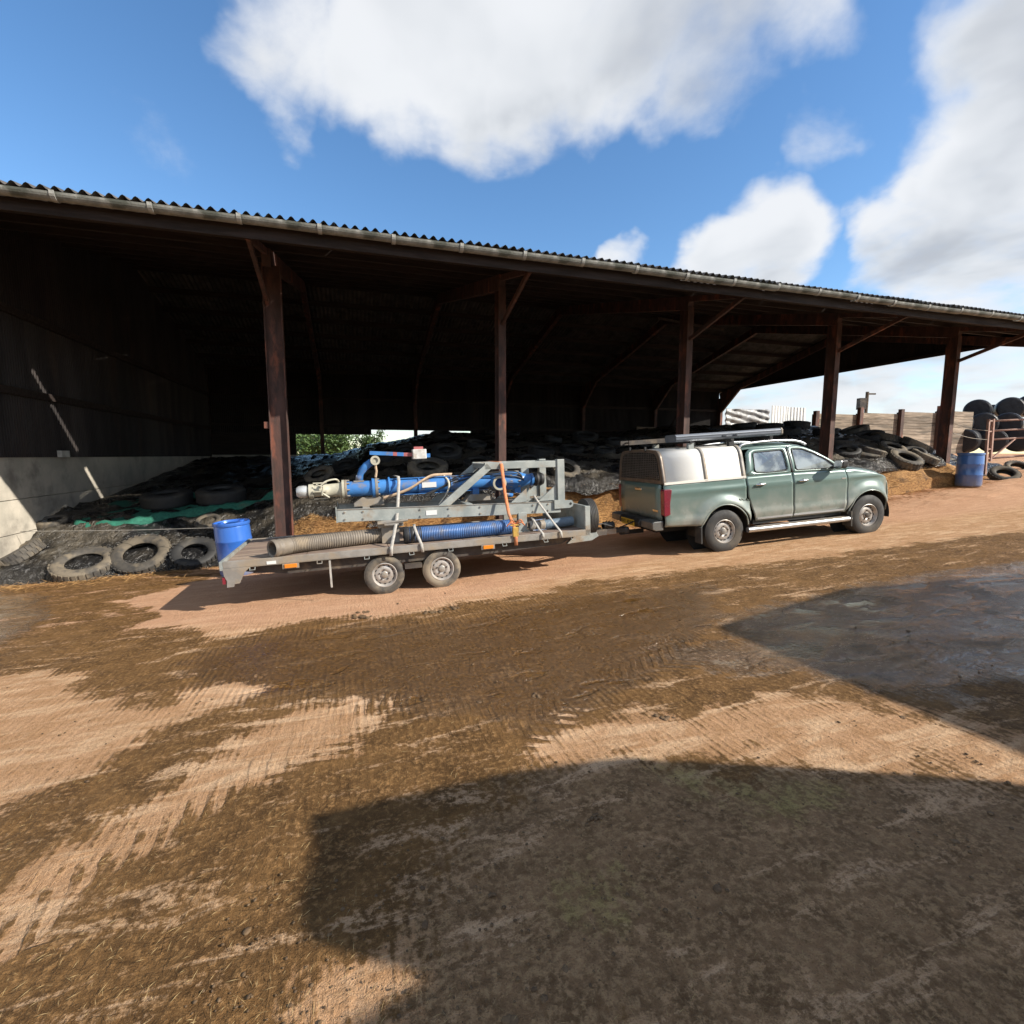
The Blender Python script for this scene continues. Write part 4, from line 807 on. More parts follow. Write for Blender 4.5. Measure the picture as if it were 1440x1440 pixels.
MB().lathe([(.109, -.345), (.113, -.36), (.109, -.377), (.079, -.379)], 28, 'y', (1.47, 0, -.01)).build('port_ring', M_cream, pu, True, auto=40)
for x in (1.15, 1.85): MB().box(x - .05, x + .05, -.10, .10, -.20, -.10).build('foot', M_blue, pu)
MB().tube([(1.55, -.10, -.12), (1.6, -.12, -.20), (1.75, -.12, -.23)], .035, 10).build('drain_pipe', M_blue, pu, True)
el = MB().tube([(-.62, 0, .10), (-.61, 0, .18), (-.57, 0, .27), (-.50, 0, .34), (-.42, 0, .39)], [.055, .055, .055, .056, .056], 16).build('riser_elbow', M_blue, pu, True)
MB().box(-.70, -.55, -.06, .06, .105, .125).build('riser_flange', M_galvd, pu)
b = MB(); b.lathe([(.04, -.10), (.07, -.10), (.072, -.07), (.06, -.05), (.06, .10), (.04, .10), (.038, -.08), (.001, -.08)], 20, 'y', (-.37, 0, .415)); b.build('swivel_ring', M_cream, pu, True, auto=40)
MB().tube([(-.37, -.02, .34), (-.36, -.03, .25), (-.38, -.04, .16)], .018, 8).build('hanging_lever', M_strapb, pu)
for i, (x0, x1, m_) in enumerate(((-.44, -.10, 'b'), (-.10, -.04, 'r'), (-.04, .06, 'b'), (.06, .20, 'r'))):
    m_ = M_blue if m_ == 'b' else mat('faded_red', (.42, .12, .12), (.33, .1, .1), .5)
    b = MB(); b.bar((x0, 0, .53 - .08 * (x0 + .44)), (x1, 0, .53 - .08 * (x1 + .44)), .05, .055); b.build('control_arm', m_, pu)
b = MB(); b.box(.19, .40, -.085, .085, .41, .56); b.build('control_box', mat('white_box', (.66, .65, .62), (.5, .48, .45), .5, 0, 8, .1, 30, (.3, .22, .15), 5, .5, .65), pu, bevel=.012)
MB().box(.40, .46, -.05, .05, .43, .49).build('box_plug', M_blue, pu)
MB().box(.22, .36, -.02, .06, .56, .60).build('box_cap', mat('faded_red', (.42, .12, .12)), pu)
for k_, (z0_, dy_) in enumerate(((.05, -.13), (.02, -.15), (-.03, -.14))):
    MB().tube(curve([(1.95, -.12, .0), (1.80, dy_ - .03, .10 + z0_), (1.30, dy_, .13 + z0_ * .4), (.9, dy_ + .02, .08 + z0_), (.55, dy_ + .03, -.06), (.42 - k_ * .1, dy_, -.17)]), .011, 6).build('hydraulic_hose', M_blackpl, pu, True)
MB().box(.30, .52, -.1155, -.113, -.03, .05).build('rating_plate', M_white, pu)
for x_ in (1.46, 1.72, 1.86):
    for a_ in range(10): MB().lathe([(.010, x_ - .01), (.010, x_ + .03), (.001, x_ + .03)], 6, 'x', (0, .155 * math.cos(a_ * .628), .155 * math.sin(a_ * .628))).build('bolt', M_galvd, pu)
MB().lathe([(.001, .15), (.05, .15), (.05, .21), (.03, .22), (.03, .26), (.06, .27), (.06, .29), (.001, .29)], 16, 'z', (1.66, 0, 0)).build('filler_cap', M_galvd, pu, True, auto=40)
MB().tube(curve([(-.9, .02, .10), (-.95, -.05, .16), (-1.10, -.10, .13), (-1.18, -.11, .02), (-1.05, -.12, -.10)]), .014, 6).build('chain_rope', M_cream, pu, True)
for x_, z_ in ((-.85, 1.095), (-.6, 1.09), (.2, 1.065), (.62, 1.05), (1.1, 1.04), (1.95, 1.01), (2.2, 1.01)):
    for dz_ in (-.05, .05): MB().lathe([(.014, YN - .036), (.014, YN - .050), (.001, YN - .051)], 6, 'y', (x_, 0, z_ + dz_)).build('bolt', M_galvd, fr)
for y_ in (YN, YF):
    for xa, xb, za in ((-.94, 2.40, .088), ): MB().bar((xa, y_ - .038, 1.10 - .0 + za), (xb, y_ - .038, 1.00 + za), .012, .008).build('weld_seam', M_galvd, fr)
MB().box(.28, .44, YN - .041, YN - .036, 1.02, 1.09).build('maker_plate', M_white, fr)
# hoses
def hose(name, label, pts, R, m_, parts_m, ribs=.026, end=True):
    t = thing(name, label, 'hose', MT); pts = [Vector(p) for p in pts]; L = (pts[-1] - pts[0]).length; n = int(L / (ribs / 4)); path = []; rad = []
    for i in range(n + 1):
        f = i / n; k = f * (len(pts) - 1); a = int(min(k, len(pts) - 2)); path.append(pts[a].lerp(pts[a + 1], k - a)); rad.append(R * (1 + .055 * math.cos(2 * math.pi * f * L / ribs)))
    MB().tube(path, rad, 22, caps=False).build('ribbed_tube', m_, t, True)
    d = (pts[1] - pts[0]).normalized(); q_ = d.to_track_quat('X', 'Z').to_matrix().to_4x4()
    if end:
        M = Matrix.Translation(pts[0]) @ q_
        MB().lathe([(R * .78, .10), (R * .80, -.02), (R * 1.02, -.03), (R * 1.12, -.01), (R * 1.12, .02), (R * 1.04, .03), (R * 1.04, .06), (R * 1.10, .07), (R * 1.10, .10), (R * 1.03, .11), (R * 1.03, .22)], 26, 'x', (0, 0, 0), M).build('end_collar', parts_m, t, True, auto=40)
        MB().lathe([(R * .8, .09), (.001, .10)], 26, 'x', (0, 0, 0), M).build('bore', M_darkhole, t)
    return t, M if end else None
hose('ribbed_hose', 'grey brown ribbed suction hose lying along the trailer tail with its open end out', curve([(-1.74, -.86, DZ + .118), (-1.52, -.69, DZ + .112), (-1.2, -.58, DZ + .108), (-.75, -.48, DZ + .108), (-.30, -.40, DZ + .108)], 6), .105, M_hoseg, M_hoseg)
hose('ribbed_hose', 'blue ribbed hose lying on the deck under the galvanised frame', [(-.04, -.66, DZ + .115), (.7, -.66, DZ + .11), (1.55, -.62, DZ + .11)], .108, M_hoseb, M_blackpl)
t3, _ = hose('ribbed_hose', 'short grey blue hose with clamp coupling lying by the headboard', [(2.62, -.50, DZ + .10), (2.35, -.53, DZ + .09), (2.1, -.56, DZ + .085)], .075, mat('slate_hose', (.16, .22, .28), (.12, .16, .2), .5), M_blackpl, end=False)
b = MB(); b.lathe([(.05, 1.86), (.075, 1.87), (.08, 1.93), (.06, 1.95), (.06, 2.02), (.085, 2.03), (.085, 2.10), (.06, 2.12)], 20, 'x', (0, -.57, DZ + .09)); b.build('clamp_coupling', M_galvd, t3, True, auto=40)
for a in (0, 2, 4): MB().tube([(1.90, -.57 + .09 * math.cos(a), DZ + .09 + .09 * math.sin(a)), (2.12, -.57 + .10 * math.cos(a), DZ + .09 + .10 * math.sin(a))], .010, 6).build('clamp_lever', M_chrome, t3)
# straps
def strap(name, label, pts, w, m_, thick=.006, wdir=(1, 0, 0), cat='strap', M=MT):
    t = thing(name, label, cat, M); pts = [Vector(p) for p in pts]; wd = Vector(wdir).normalized(); rows = []
    b = MB(); up = []; 
    for p in pts: up.append((p - wd * w / 2, p + wd * w / 2))
    b.grid([[a, c] for a, c in up]); o = b.build('webbing', m_, t, True, fix=True); k = o.modifiers.new('solid', 'SOLIDIFY'); k.thickness = thick; k.offset = 0
    return t
t = strap('tie_down_strap', 'pale grey webbing strap over the pump beside the rusty clamp plate', [(-.10, .10, 1.60), (-.05, -.10, 1.59), (-.05, -.16, 1.52), (-.10, -.40, 1.24), (-.15, -.60, 1.0), (-.22, -.80, .80), (-.27, -.945, .665), (-.28, -.945, .55)], .045, M_strapw)
b = MB(); b.box(-.33, -.13, -.66, -.60, .93, .985); b.tube([(-.42, -.64, .96), (.0, -.66, .99)], .018, 8); b.build('ratchet', M_galvd, t, bevel=.004)
t = strap('tie_down_strap', 'orange ratchet strap running down over the top rail of the frame', [(1.42, .1, 1.76), (1.44, -.30, 1.755), (1.45, -.50, 1.752), (1.455, -.56, 1.70), (1.47, -.62, 1.30), (1.49, -.72, .98), (1.52, -.86, .80), (1.52, -.945, .68), (1.52, -.947, .53)], .05, M_strapo)
b = MB(); b.box(1.48, 1.565, -.95, -.90, .66, .80); b.tube([(1.44, -.93, .83), (1.60, -.93, .83)], .012, 8); b.build('ratchet', mat('yellow_ratchet', (.60, .38, .08), (.3, .2, .08), .5, .2, 12), t, bevel=.004)
for (dx, dz) in ((-.14, .0), (.14, .0), (-.10, .05), (.12, .04)):
    MB().tube(curve([(1.52, -.92, .84), (1.52 + dx * .6, -.96, .87 + dz), (1.52 + dx, -.95, .82 + dz * .5)]), .010, 6).build('strap_bow', M_strapo, t, True)
strap('tie_down_strap', 'grey webbing strap slanting from the frame lug down to the trailer edge', [(2.0, -.45, 1.20), (2.06, -.57, 1.06), (2.18, -.80, .80), (2.24, -.945, .67), (2.25, -.946, .58)], .035, M_strapw)
strap('tie_down_strap', 'grey strap holding the blue hose down beside the wheels', [(.10, -.50, .90), (.08, -.70, .89), (.10, -.80, .80), (.14, -.945, .67), (.15, -.946, .56)], .04, M_strapw)
strap('tie_down_strap', 'grey strap over the clamp coupling near the headboard', [(1.93, -.45, .86), (1.92, -.62, .84), (1.94, -.80, .72), (1.95, -.945, .665), (1.95, -.946, .60)], .035, M_strapw)
pts = [(-.30, -.18, 1.28), (-.10, -.17, 1.33), (.10, -.17, 1.40), (.28, -.16, 1.50), (.45, -.10, 1.575), (.62, -.02, 1.58), (.80, .06, 1.575)]
strap('tie_down_strap', 'beige webbing strap sagging diagonally across the blue pump barrel', curve(pts), .05, M_strapb, wdir=(.25, -.15, 1))
pts = [(.66, 0, 1.57), (.70, -.12, 1.50), (.71, -.16, 1.42), (.68, -.17, 1.32), (.60, -.20, 1.22), (.52, -.25, 1.14)]
strap('rope', 'cream rope hanging off the blue pump barrel by the sloping arm', curve(pts), .03, mat('cream_rope', (.6, .55, .43)), wdir=(1, .1, .2), cat='rope')

# ------------------------------------------------------------------ pickup truck
YAW = math.radians(12.7); PIT = math.radians(3.9)
MK = Matrix.Translation((3.552, 9.508, .0)) @ Euler((0, -PIT, YAW), 'XYZ').to_matrix().to_4x4()
tk = thing('pickup_truck', 'green double-cab pickup truck with silver canopy hitched to the loaded trailer', 'pickup truck', MK)
WB = 3.06; WZ = .375; AR = .475
def halfw(X, Zz):
    y = .885 - .05 * max(0, (Zz - .95) / .4) ** 2 - .06 * max(0, (.70 - Zz) / .35) ** 2
    if 1.06 < Zz < 1.20: y += .012 * float(sstep(Zz, 1.20, 1.125) if Zz > 1.125 else sstep(Zz, 1.06, 1.118))
    if Zz < .72: y += .010 * float(sstep(Zz, .56, .60) * sstep(Zz, .72, .66))
    for xw in (0, WB):
        d = math.hypot(X - xw, Zz - WZ); y += .055 * float(1 - sstep(d, AR + .02, AR + .22))
    if X > 3.2: y -= .34 * ((X - 3.2) / .62) ** 2.4
    if X < -1.0: y -= .05 * ((-1.0 - X) / .2) ** 2
    return y
def zbot(X, base):
    z = base
    for xw in (0, WB):
        d = abs(X - xw)
        if d < AR: z = max(z, WZ + math.sqrt(AR * AR - d * d))
    return z
def lerp(tab, x): return float(np.interp(x, [a for a, _ in tab], [b for _, b in tab]))
def side_panel(name, X0f, X1f, base, topf, nx=40, nz=16, m=M_paint):
    """X0f, X1f: edges as functions of height; mirrored on the far side"""
    for sg in (-1, 1):
        rows = []
        for i in range(nx + 1):
            u_ = i / nx; r = []
            for k in range(nz + 1):
                w_ = k / nz; xm = X0f(.9) + (X1f(.9) - X0f(.9)) * u_; zb_ = zbot(xm, base(xm)); zt_ = topf(xm); z = zb_ + (zt_ - zb_) * w_
                x = X0f(z) + (X1f(z) - X0f(z)) * u_
                r.append((x, sg * halfw(x, z), z))
            rows.append(r)
        b = MB(); b.grid(rows); o = b.build(name, m, tk, True, solid=0, fix=True); k = o.modifiers.new('solid', 'SOLIDIFY'); k.thickness = .02; k.offset = -1 if True else 1
        yield sg, o
c_ = lambda v: (lambda z: v)
bed = {sg: o for sg, o in side_panel('bed_side', c_(-1.12), lambda z: .455 + (.06 if z < .9 else .0), lambda x: .52 + (.06 * (-x - .5) if x < -.5 else 0), c_(1.285), 60, 20)}
rd_x0 = lambda z: lerp([(.48, .66), (.75, .56), (.95, .49), (1.3, .47)], z); spl = lambda z: 1.425
rdoor = {sg: o for sg, o in side_panel('rear_door', lambda z: rd_x0(z) + .006, c_(1.414), c_(.49), c_(1.30), 30, 18)}
fd_x1 = lambda z: lerp([(.45, 2.50), (.8, 2.57), (1.0, 2.59), (1.3, 2.56)], z)
fdoor = {sg: o for sg, o in side_panel('front_door', c_(1.434), fd_x1, c_(.49), lambda x: 1.30 - .03 * max(0, (x - 1.43) / 1.1), 34, 18)}
ht = [(2.5, 1.275), (2.8, 1.255), (3.2, 1.19), (3.5, 1.10), (3.8, .96)]
fend = {sg: o for sg, o in side_panel('front_fender', lambda z: fd_x1(z) + .012, lambda z: lerp([(.4, 3.72), (.7, 3.80), (.95, 3.74), (1.2, 3.60)], z), lambda x: .49 if x < 2.9 else .42, lambda x: lerp(ht, x), 50, 18)}
# arch liners, sills, underside
for sg in (-1, 1):
    for xw in (0, WB):
        rows = []
        for i in range(25):
            a = math.pi * (i / 24) * 1.1 - .157; r = []
            for y in (.90, .50): r.append((xw + (AR + .004) * math.cos(a), sg * y, WZ + (AR + .004) * math.sin(a)))
            rows.append(r)
        b = MB(); b.grid(rows); b.build('arch_liner', M_blackpl, tk, True)
        b = MB(); b.lathe([(AR + .03, sg * .50), (.001, sg * .50)], 28, 'y', (xw, 0, WZ)); b.build('arch_wall', M_darkhole, tk)
    MB().box(.62, 2.52, sg * .80 - .03, sg * .80 + .03, .43, .505).build('sill', M_blackpl, tk)
b = MB(); b.box(-1.08, 3.5, -.48, .48, .40, .62); b.box(.55, 2.5, -.80, .80, .45, .52); b.box(-1.1, -.55, -.80, .80, .56, .64); b.box(2.5, 3.4, -.47, .47, .6, 1.0); b.build('underbody', M_darkhole, tk)
b = MB(); b.box(-1.1, .44, -.47, .47, .6, 1.2); b.build('bed_tub', M_darkhole, tk)
# cab upper
def cabY(z): return .845 - .17 * ((z - 1.3) / .5) ** 1.5 if z > 1.3 else .845
def ring_frame(name, outer, inner, m, par, sg, off=0.):
    def dens_(poly, n=64):
        L = [math.dist(poly[i], poly[(i + 1) % len(poly)]) for i in range(len(poly))]; T = sum(L); out = []
        for k in range(n):
            d = T * k / n; i = 0
            while d > L[i]: d -= L[i]; i += 1
            f = d / L[i]; a = poly[i]; c = poly[(i + 1) % len(poly)]; out.append((a[0] + (c[0] - a[0]) * f, a[1] + (c[1] - a[1]) * f))
        return out
    A, C_ = dens_(outer), dens_(inner); n = len(A); rows = []
    for f in (0, .5, 1): rows.append([(a[0] + (c[0] - a[0]) * f, sg * (cabY(a[1] + (c[1] - a[1]) * f) + off - .006 * f), a[1] + (c[1] - a[1]) * f) for a, c in zip(A + A[:1], C_ + C_[:1])])
    b = MB(); b.grid(rows); o = b.build(name, m, par, True); k = o.modifiers.new('solid', 'SOLIDIFY'); k.thickness = .025; k.offset = -1
    return o
def glass(name, poly, par, sg, off=-.012):
    n = len(poly); b = MB(); b.add([(p[0], sg * (cabY(p[1]) + off), p[1]) for p in poly], [tuple(range(n))]); return b.build(name, M_glass, par)
def rounded(poly, r=.05, n=4):
    out = []; m = len(poly)
    for i in range(m):
        p = Vector(poly[i]); a = Vector(poly[i - 1]); c = Vector(poly[(i + 1) % m]); d1 = (a - p); d2 = (c - p); k1 = min(r, d1.length * .4); k2 = min(r, d2.length * .4); p1 = p + d1.normalized() * k1; p2 = p + d2.normalized() * k2
        for j in range(n + 1): t_ = j / n; out.append(tuple((p1 * (1 - t_) ** 2 + p * 2 * t_ * (1 - t_) + p2 * t_ ** 2)))
    return out
for sg in (-1, 1):
    ro = [(.475, 1.302), (1.415, 1.302), (1.415, 1.775), (.66, 1.775), (.56, 1.70)]
    ri = rounded([(.66, 1.365), (.86, 1.342), (1.335, 1.342), (1.335, 1.715), (.71, 1.705)], .06)
    ring_frame('rear_door_frame', ro, ri, M_paint, rdoor[sg], sg); glass('rear_window', ri, rdoor[sg], sg)
    fo = [(1.432, 1.302), (2.545, 1.272), (2.30, 1.46), (2.02, 1.63), (1.78, 1.745), (1.60, 1.775), (1.432, 1.775)]
    fi = rounded([(1.515, 1.342), (2.40, 1.325), (2.20, 1.475), (1.96, 1.612), (1.74, 1.705), (1.515, 1.72)], .05)
    ring_frame('front_door_frame', fo, fi, M_paint, fdoor[sg], sg); glass('front_window', fi, fdoor[sg], sg)
    for dr, x in ((rdoor[sg], .73), (fdoor[sg], 1.62)):
        y = sg * (halfw(x, 1.14) + .012); b = MB(); b.tube([(x - .10, y, 1.14), (x - .08, y + sg * .018, 1.145), (x + .08, y + sg * .018, 1.145), (x + .10, y, 1.14)], [.012, .018, .018, .012], 8); b.build('handle', M_chrome, dr, True)
        b = MB(); b.lathe([(.001, sg * (halfw(x, 1.14) + .003)), (.035, sg * (halfw(x, 1.14) + .003))], 14, 'y', (x, 0, 1.14)); b.build('handle_recess', M_blackpl, dr)
        x0_, x1_ = (.68, 1.41) if dr is rdoor[sg] else (1.44, 2.49)
    for dr, x0_, x1_ in ((rdoor[sg], .68, 1.41), (fdoor[sg], 1.44, 2.49)):
        b = MB(); b.bar((x0_, sg * (halfw(x0_, .53) + .004), .535), (x1_, sg * (halfw(x1_, .53) + .004), .535), .012, .03); b.build('door_trim', M_alu, dr)
    MB().box(2.46, 2.55, sg * .885 - .004, sg * .885 + .006, 1.10, 1.125).build('badge', M_chrome, fend[sg])
    for dr, poly in ((rdoor[sg], ri), (fdoor[sg], fi)):
        pts_ = [(p[0], sg * (cabY(p[1]) + .001), p[1]) for p in poly + poly[:1]]; MB().tube(pts_, .008, 6, caps=False).build('window_seal', M_blackpl, dr, True)
    b = MB(); b.grid([[(1.405 + .036 * i_, sg * (cabY(z_) + .004), z_) for z_ in np.linspace(1.31, 1.74, 7)] for i_ in range(2)]); b.build('pillar_trim', M_blackpl, tk, True, solid=.004)
    for xw in (0, WB):
        pts_ = []
        for i_ in range(29):
            a_ = math.pi * (i_ / 28) * 1.06 - .09; x_, z_ = xw + (AR + .003) * math.cos(a_), WZ + (AR + .003) * math.sin(a_)
            if z_ > .44: pts_.append((x_, sg * (halfw(x_, z_) - .006), z_))
        MB().tube(pts_, .013, 6).build('arch_lip', M_paint, tk, True)
    # mirror
    b = MB(); b.bar((2.30, sg * .84, 1.33), (2.28, sg * .98, 1.34), .06, .05); st = b.build('mirror_arm', M_blackpl, tk)
    bm_ = MB(); pr_ = rounded([(.92, 1.30), (1.11, 1.32), (1.12, 1.47), (.94, 1.46)], .05); bm_.prism([(sg * a, z) for a, z in pr_], 2.24, 2.36, 'yz'); bm_.build('mirror_shell', M_blackpl, st, bevel=.03)
    MB().prism([(sg * (a * .92 + .08), z * .9 + .14) for a, z in pr_], 2.232, 2.2365, 'yz').build('mirror_glass', M_chrome, st)
    # rails and steps
    MB().tube(curve([(.50, sg * .62, 1.80), (.62, sg * .62, 1.86), (1.1, sg * .62, 1.885), (1.55, sg * .615, 1.872), (1.80, sg * .605, 1.83), (1.93, sg * .60, 1.775)]), .022, 10).build('roof_rail', M_alu, tk, True)
    b = MB(); b.tube([(.44, sg * .93, .36), (2.62, sg * .93, .36)], .048, 14); so_ = b.build('side_step', M_alu, tk, True, auto=40)
    MB().box(.60, 2.50, sg * .93 - .045, sg * .93 + .045, .402, .412).build('step_pad', M_galvd, so_)
    for x in (.8, 1.5, 2.3): MB().bar((x, sg * .50, .45), (x, sg * .90, .36), .05, .03).build('step_bracket', M_darkhole, so_)
    for x in (-.50, 2.60): MB().box(x - .012, x + .012, sg * .85 - .13, sg * .85 + .06, .22, .50).build('mud_flap', M_rubber, tk)
    wheel(tk, (0, sg * .79, WZ), .378, .245, .208, 14, side=sg); wheel(tk, (WB, sg * .79, WZ), .378, .245, .208, 14, dark_center=True, side=sg)
    # lights
    b = MB(); pl = rounded([(-1.145, .74), (-1.03, .76), (-1.03, .95), (-.99, 1.20), (-1.145, 1.20)], .03); yv = .872
    b.prism(pl, sg * (yv - .10), sg * (yv + .024)); b.build('tail_light', M_redlens, tk, bevel=.015)
    b = MB(); b.prism(rounded([(3.36, 1.00), (3.60, .86), (3.63, .93), (3.50, 1.06)], .03), sg * .62, sg * .70); b.build('headlight', mat('headlight_lens', (.7, .72, .74), None, .1, .3, 3, 0), tk, bevel=.01)
for y_ in (0,): MB().tube([(0, -.7, WZ), (0, .7, WZ)], .06, 10).build('axle', M_chassis, tk); MB().tube([(WB, -.7, WZ), (WB, .7, WZ)], .05, 10).build('axle', M_chassis, tk)
# roof, windscreen, bonnet, back of cab
rows = []
for X, hw, ze, zc in ((.47, .655, 1.74, 1.765), (.52, .67, 1.775, 1.815), (.62, .68, 1.782, 1.85), (.9, .685, 1.785, 1.868), (1.3, .685, 1.783, 1.87), (1.6, .675, 1.775, 1.85), (1.80, .655, 1.745, 1.80)):
    rows.append([(X + (.10 * (1 - (k / 6 - 1) ** 2) if X > 1.7 else 0), hw * (k / 6 - 1), ze + (zc - ze) * (1 - abs(k / 6 - 1) ** 2.6)) for k in range(13)])
b = MB(); b.grid(rows); b.build('cab_roof', M_paint, tk, True, solid=.02)
rows = []
for f in [i / 8 for i in range(9)]:
    r = []
    for k in range(13):
        v = k / 6 - 1; top_ = Vector((1.80 + .10 * (1 - v * v), .645 * v, 1.745 + (1.80 - 1.745) * (1 - abs(v) ** 2.6))); bot_ = Vector((2.52 + .24 * (1 - v * v), .80 * v, 1.268 + .012 * (1 - v * v))); p = top_.lerp(bot_, f); p.z += .05 * math.sin(math.pi * f); r.append(p)
    rows.append(r)
b = MB(); b.grid(rows); b.build('windscreen', M_glass, tk, True)
rows = []
for X, hw, ze, zc in ((2.50, .84, 1.265, 1.272), (2.8, .83, 1.252, 1.30), (3.2, .80, 1.19, 1.262), (3.5, .73, 1.095, 1.18), (3.68, .66, 1.02, 1.10), (3.76, .60, .965, 1.02)):
    rows.append([(X + .12 * (1 - (k / 8 - 1) ** 2) * (1 if X > 3.4 else 2 * (X < 2.6) * .9 + .3), hw * (k / 8 - 1), ze + (zc - ze) * (1 - abs(k / 8 - 1) ** 4)) for k in range(17)])
b = MB(); b.grid(rows); b.build('bonnet', M_paint, tk, True, solid=.015)
rows = []
for z, x in ((.42, 3.70), (.55, 3.80), (.72, 3.80), (.90, 3.78), (1.0, 3.74)): rows.append([(x + .12 * (1 - (k / 8 - 1) ** 2), (k / 8 - 1) * .64, z) for k in range(17)])
b = MB(); b.grid(rows); fb = b.build('front_bumper', M_paint, tk, True, solid=.02)
MB().box(3.895, 3.93, -.42, .42, .76, .94).build('radiator_grille', M_blackpl, fb, bevel=.02)
b = MB(); b.box(.462, .478, -.80, .80, .6, 1.30); b.box(.464, .480, -.655, .655, 1.30, 1.36); b.box(.464, .48, -.655, .655, 1.66, 1.75); b.box(.464, .48, -.66, -.58, 1.36, 1.66); b.box(.464, .48, .58, .66, 1.36, 1.66); b.build('cab_rear_wall', M_paint, tk)
MB().box(.468, .474, -.58, .58, 1.36, 1.66).build('rear_screen', M_glass, tk)
for (x, y) in ((1.72, -.36), (1.72, .36), (.95, -.36), (.95, .36)):
    b = MB(); b.box(x - .25, x + .25, y - .24, y + .24, .75, .92); b.box(x - .33, x - .20, y - .24, y + .24, .90, 1.48); b.box(x - .33, x - .24, y - .12, y + .12, 1.50, 1.66); b.build('seat', mat('dark_seat', (.05, .05, .055), (.04, .04, .04), .9), tk, bevel=.03)
b = MB(); b.box(2.30, 2.58, -.78, .78, .8, 1.24); b.build('dashboard', M_blackpl, tk, bevel=.04)
MB().lathe([(.17, -.012), (.187, 0), (.17, .012), (.16, 0), (.17, -.012)], 28, 'x', (2.18, -.36, 1.20)).build('steering_wheel', M_blackpl, tk, True)
# tail gate and bumper
b = MB(); b.grid([[(-1.135 - .015 * math.sin(math.pi * (z - .66) / .62), y, z) for y in np.linspace(-.77, .77, 9)] for z in np.linspace(.66, 1.28, 10)]); tg = b.build('tailgate', M_paint, tk, True, solid=.03)
MB().box(-1.168, -1.150, -.13, .13, 1.14, 1.19).build('handle', M_chrome, tg, bevel=.006)
MB().box(-1.158, -1.148, -.70, -.52, .80, .835).build('badge', M_chrome, tg)
prf = [(-1.34, .53), (-1.34, .64), (-1.31, .66), (-1.14, .66), (-1.14, .50), (-1.28, .50)]

for ya, yb in ((-.84, -.40), (.40, .84)): MB().prism(prf, ya, yb).build('bumper_end', mat('dull_bumper', (.20, .20, .19), (.14, .14, .13), .4, .5, 4, .05, 20), tk, bevel=.012)
b = MB(); b.prism([(-1.38, .52), (-1.39, .60), (-1.34, .665), (-1.14, .665), (-1.14, .52)], -.398, .398); bp = b.build('bumper_step', M_blackpl, tk, bevel=.02)
MB().box(-1.402, -1.392, -.26, .26, .52, .632).build('number_plate', M_plate, bp)
for k, (y, w_) in enumerate([(-.20, .045), (-.13, .045), (-.06, .045), (.0, .045), (.10, .05), (.17, .045), (.23, .03)]):
    b = MB(); b.box(-1.4045, -1.4022, y - w_ / 2, y - w_ / 2 + .012, .54, .612); b.box(-1.4045, -1.4022, y + w_ / 2 - .012, y + w_ / 2, .54, .612)
    if k % 2: b.box(-1.4045, -1.4022, y - w_ / 2 + .012, y + w_ / 2 - .012, .57, .582)
    else: b.box(-1.4045, -1.4022, y - w_ / 2 + .012, y + w_ / 2 - .012, .60, .612)
    b.build('plate_character', M_darkhole, bp)
b = MB(); b.box(-1.56, -1.10, -.04, .04, .34, .41); b.lathe([(.02, .41), (.02, .44), (.03, .45), (.03, .48), (.001, .50)], 14, 'z', (-1.53, 0, 0)); b.build('tow_ball', M_darkhole, tk)
# canopy
sec = [(.858, 1.29), (.848, 1.36), (.806, 1.54), (.768, 1.69), (.735, 1.765), (.67, 1.825), (.58, 1.85), (.30, 1.87), (0, 1.875)]
sec = curve([(0, y, z) for y, z in sec], 3); full = [(p.y, p.z) for p in sec] + [(-p.y, p.z) for p in sec[::-1][1:]]
def canopy(x0, x1, name, m_, g=0., par=tk): 
    b = MB(); b.grid([[(x, y * (1 + g), z + (g * .8 if z > 1.3 else 0)) for y, z in full] for x in (x0, (x0 + x1) / 2, x1)]); return b.build(name, m_, par, True, solid=.015)
cp = canopy(-1.11, .462, 'canopy_shell', M_canopy)
for x0, x1 in ((-.345, -.285), (.39, .455)): canopy(x0, x1, 'canopy_rib', M_galvd, .012, cp)
canopy(-1.14, -1.085, 'canopy_rear_frame', mat('bronze_frame', (.20, .165, .13), (.15, .12, .1), .45, .5), .012, cp)
for sg in (-1, 1): MB().box(-1.115, .462, sg * .86 - .008, sg * .86 + .008, 1.275, 1.315).build('canopy_flange', M_canopy, cp)
inn = [(y * .90, 1.35 + (z - 1.29) * .82) for y, z in full]
b = MB(); n_ = len(full); b.add([(-1.139, y, z) for y, z in full] + [(-1.139, y, z) for y, z in inn], [(i, i + 1, n_ + i + 1, n_ + i) for i in range(n_ - 1)] + [(n_ - 1, 0, n_, 2 * n_ - 1)]); rf = b.build('rear_door_frame', mat('bronze_frame', (.2, .165, .13)), cp); k = rf.modifiers.new('s', 'SOLIDIFY'); k.thickness = .02
b = MB(); b.add([(-1.128, y, z) for y, z in inn], [tuple(range(n_))]); b.build('rear_pane', mat('smoked_pane', (.03, .03, .03), None, .12, 0, 3, 0), cp)
b = MB()
def yw(z): 
    ys = [y for y, zz in inn if y > 0 and zz >= z]; return max(ys) if ys else 0
for z in np.linspace(1.39, 1.80, 14): w_ = yw(z) - .01; b.box(-1.150, -1.144, -w_, w_, z - .004, z + .004)
for y in np.linspace(-.68, .68, 22):
    zt_ = max([zz for yy, zz in inn if abs(yy) >= abs(y)] + [1.4]); b.box(-1.1555, -1.1505, y - .003, y + .003, 1.36, zt_)
b.build('window_mesh', mat('mesh_bar', (.16, .14, .12), None, .5, .3), cp)
for y in (-.3, .3): MB().box(-1.17, -1.14, y - .02, y + .02, 1.86, 1.93).build('hinge', M_blackpl, cp)
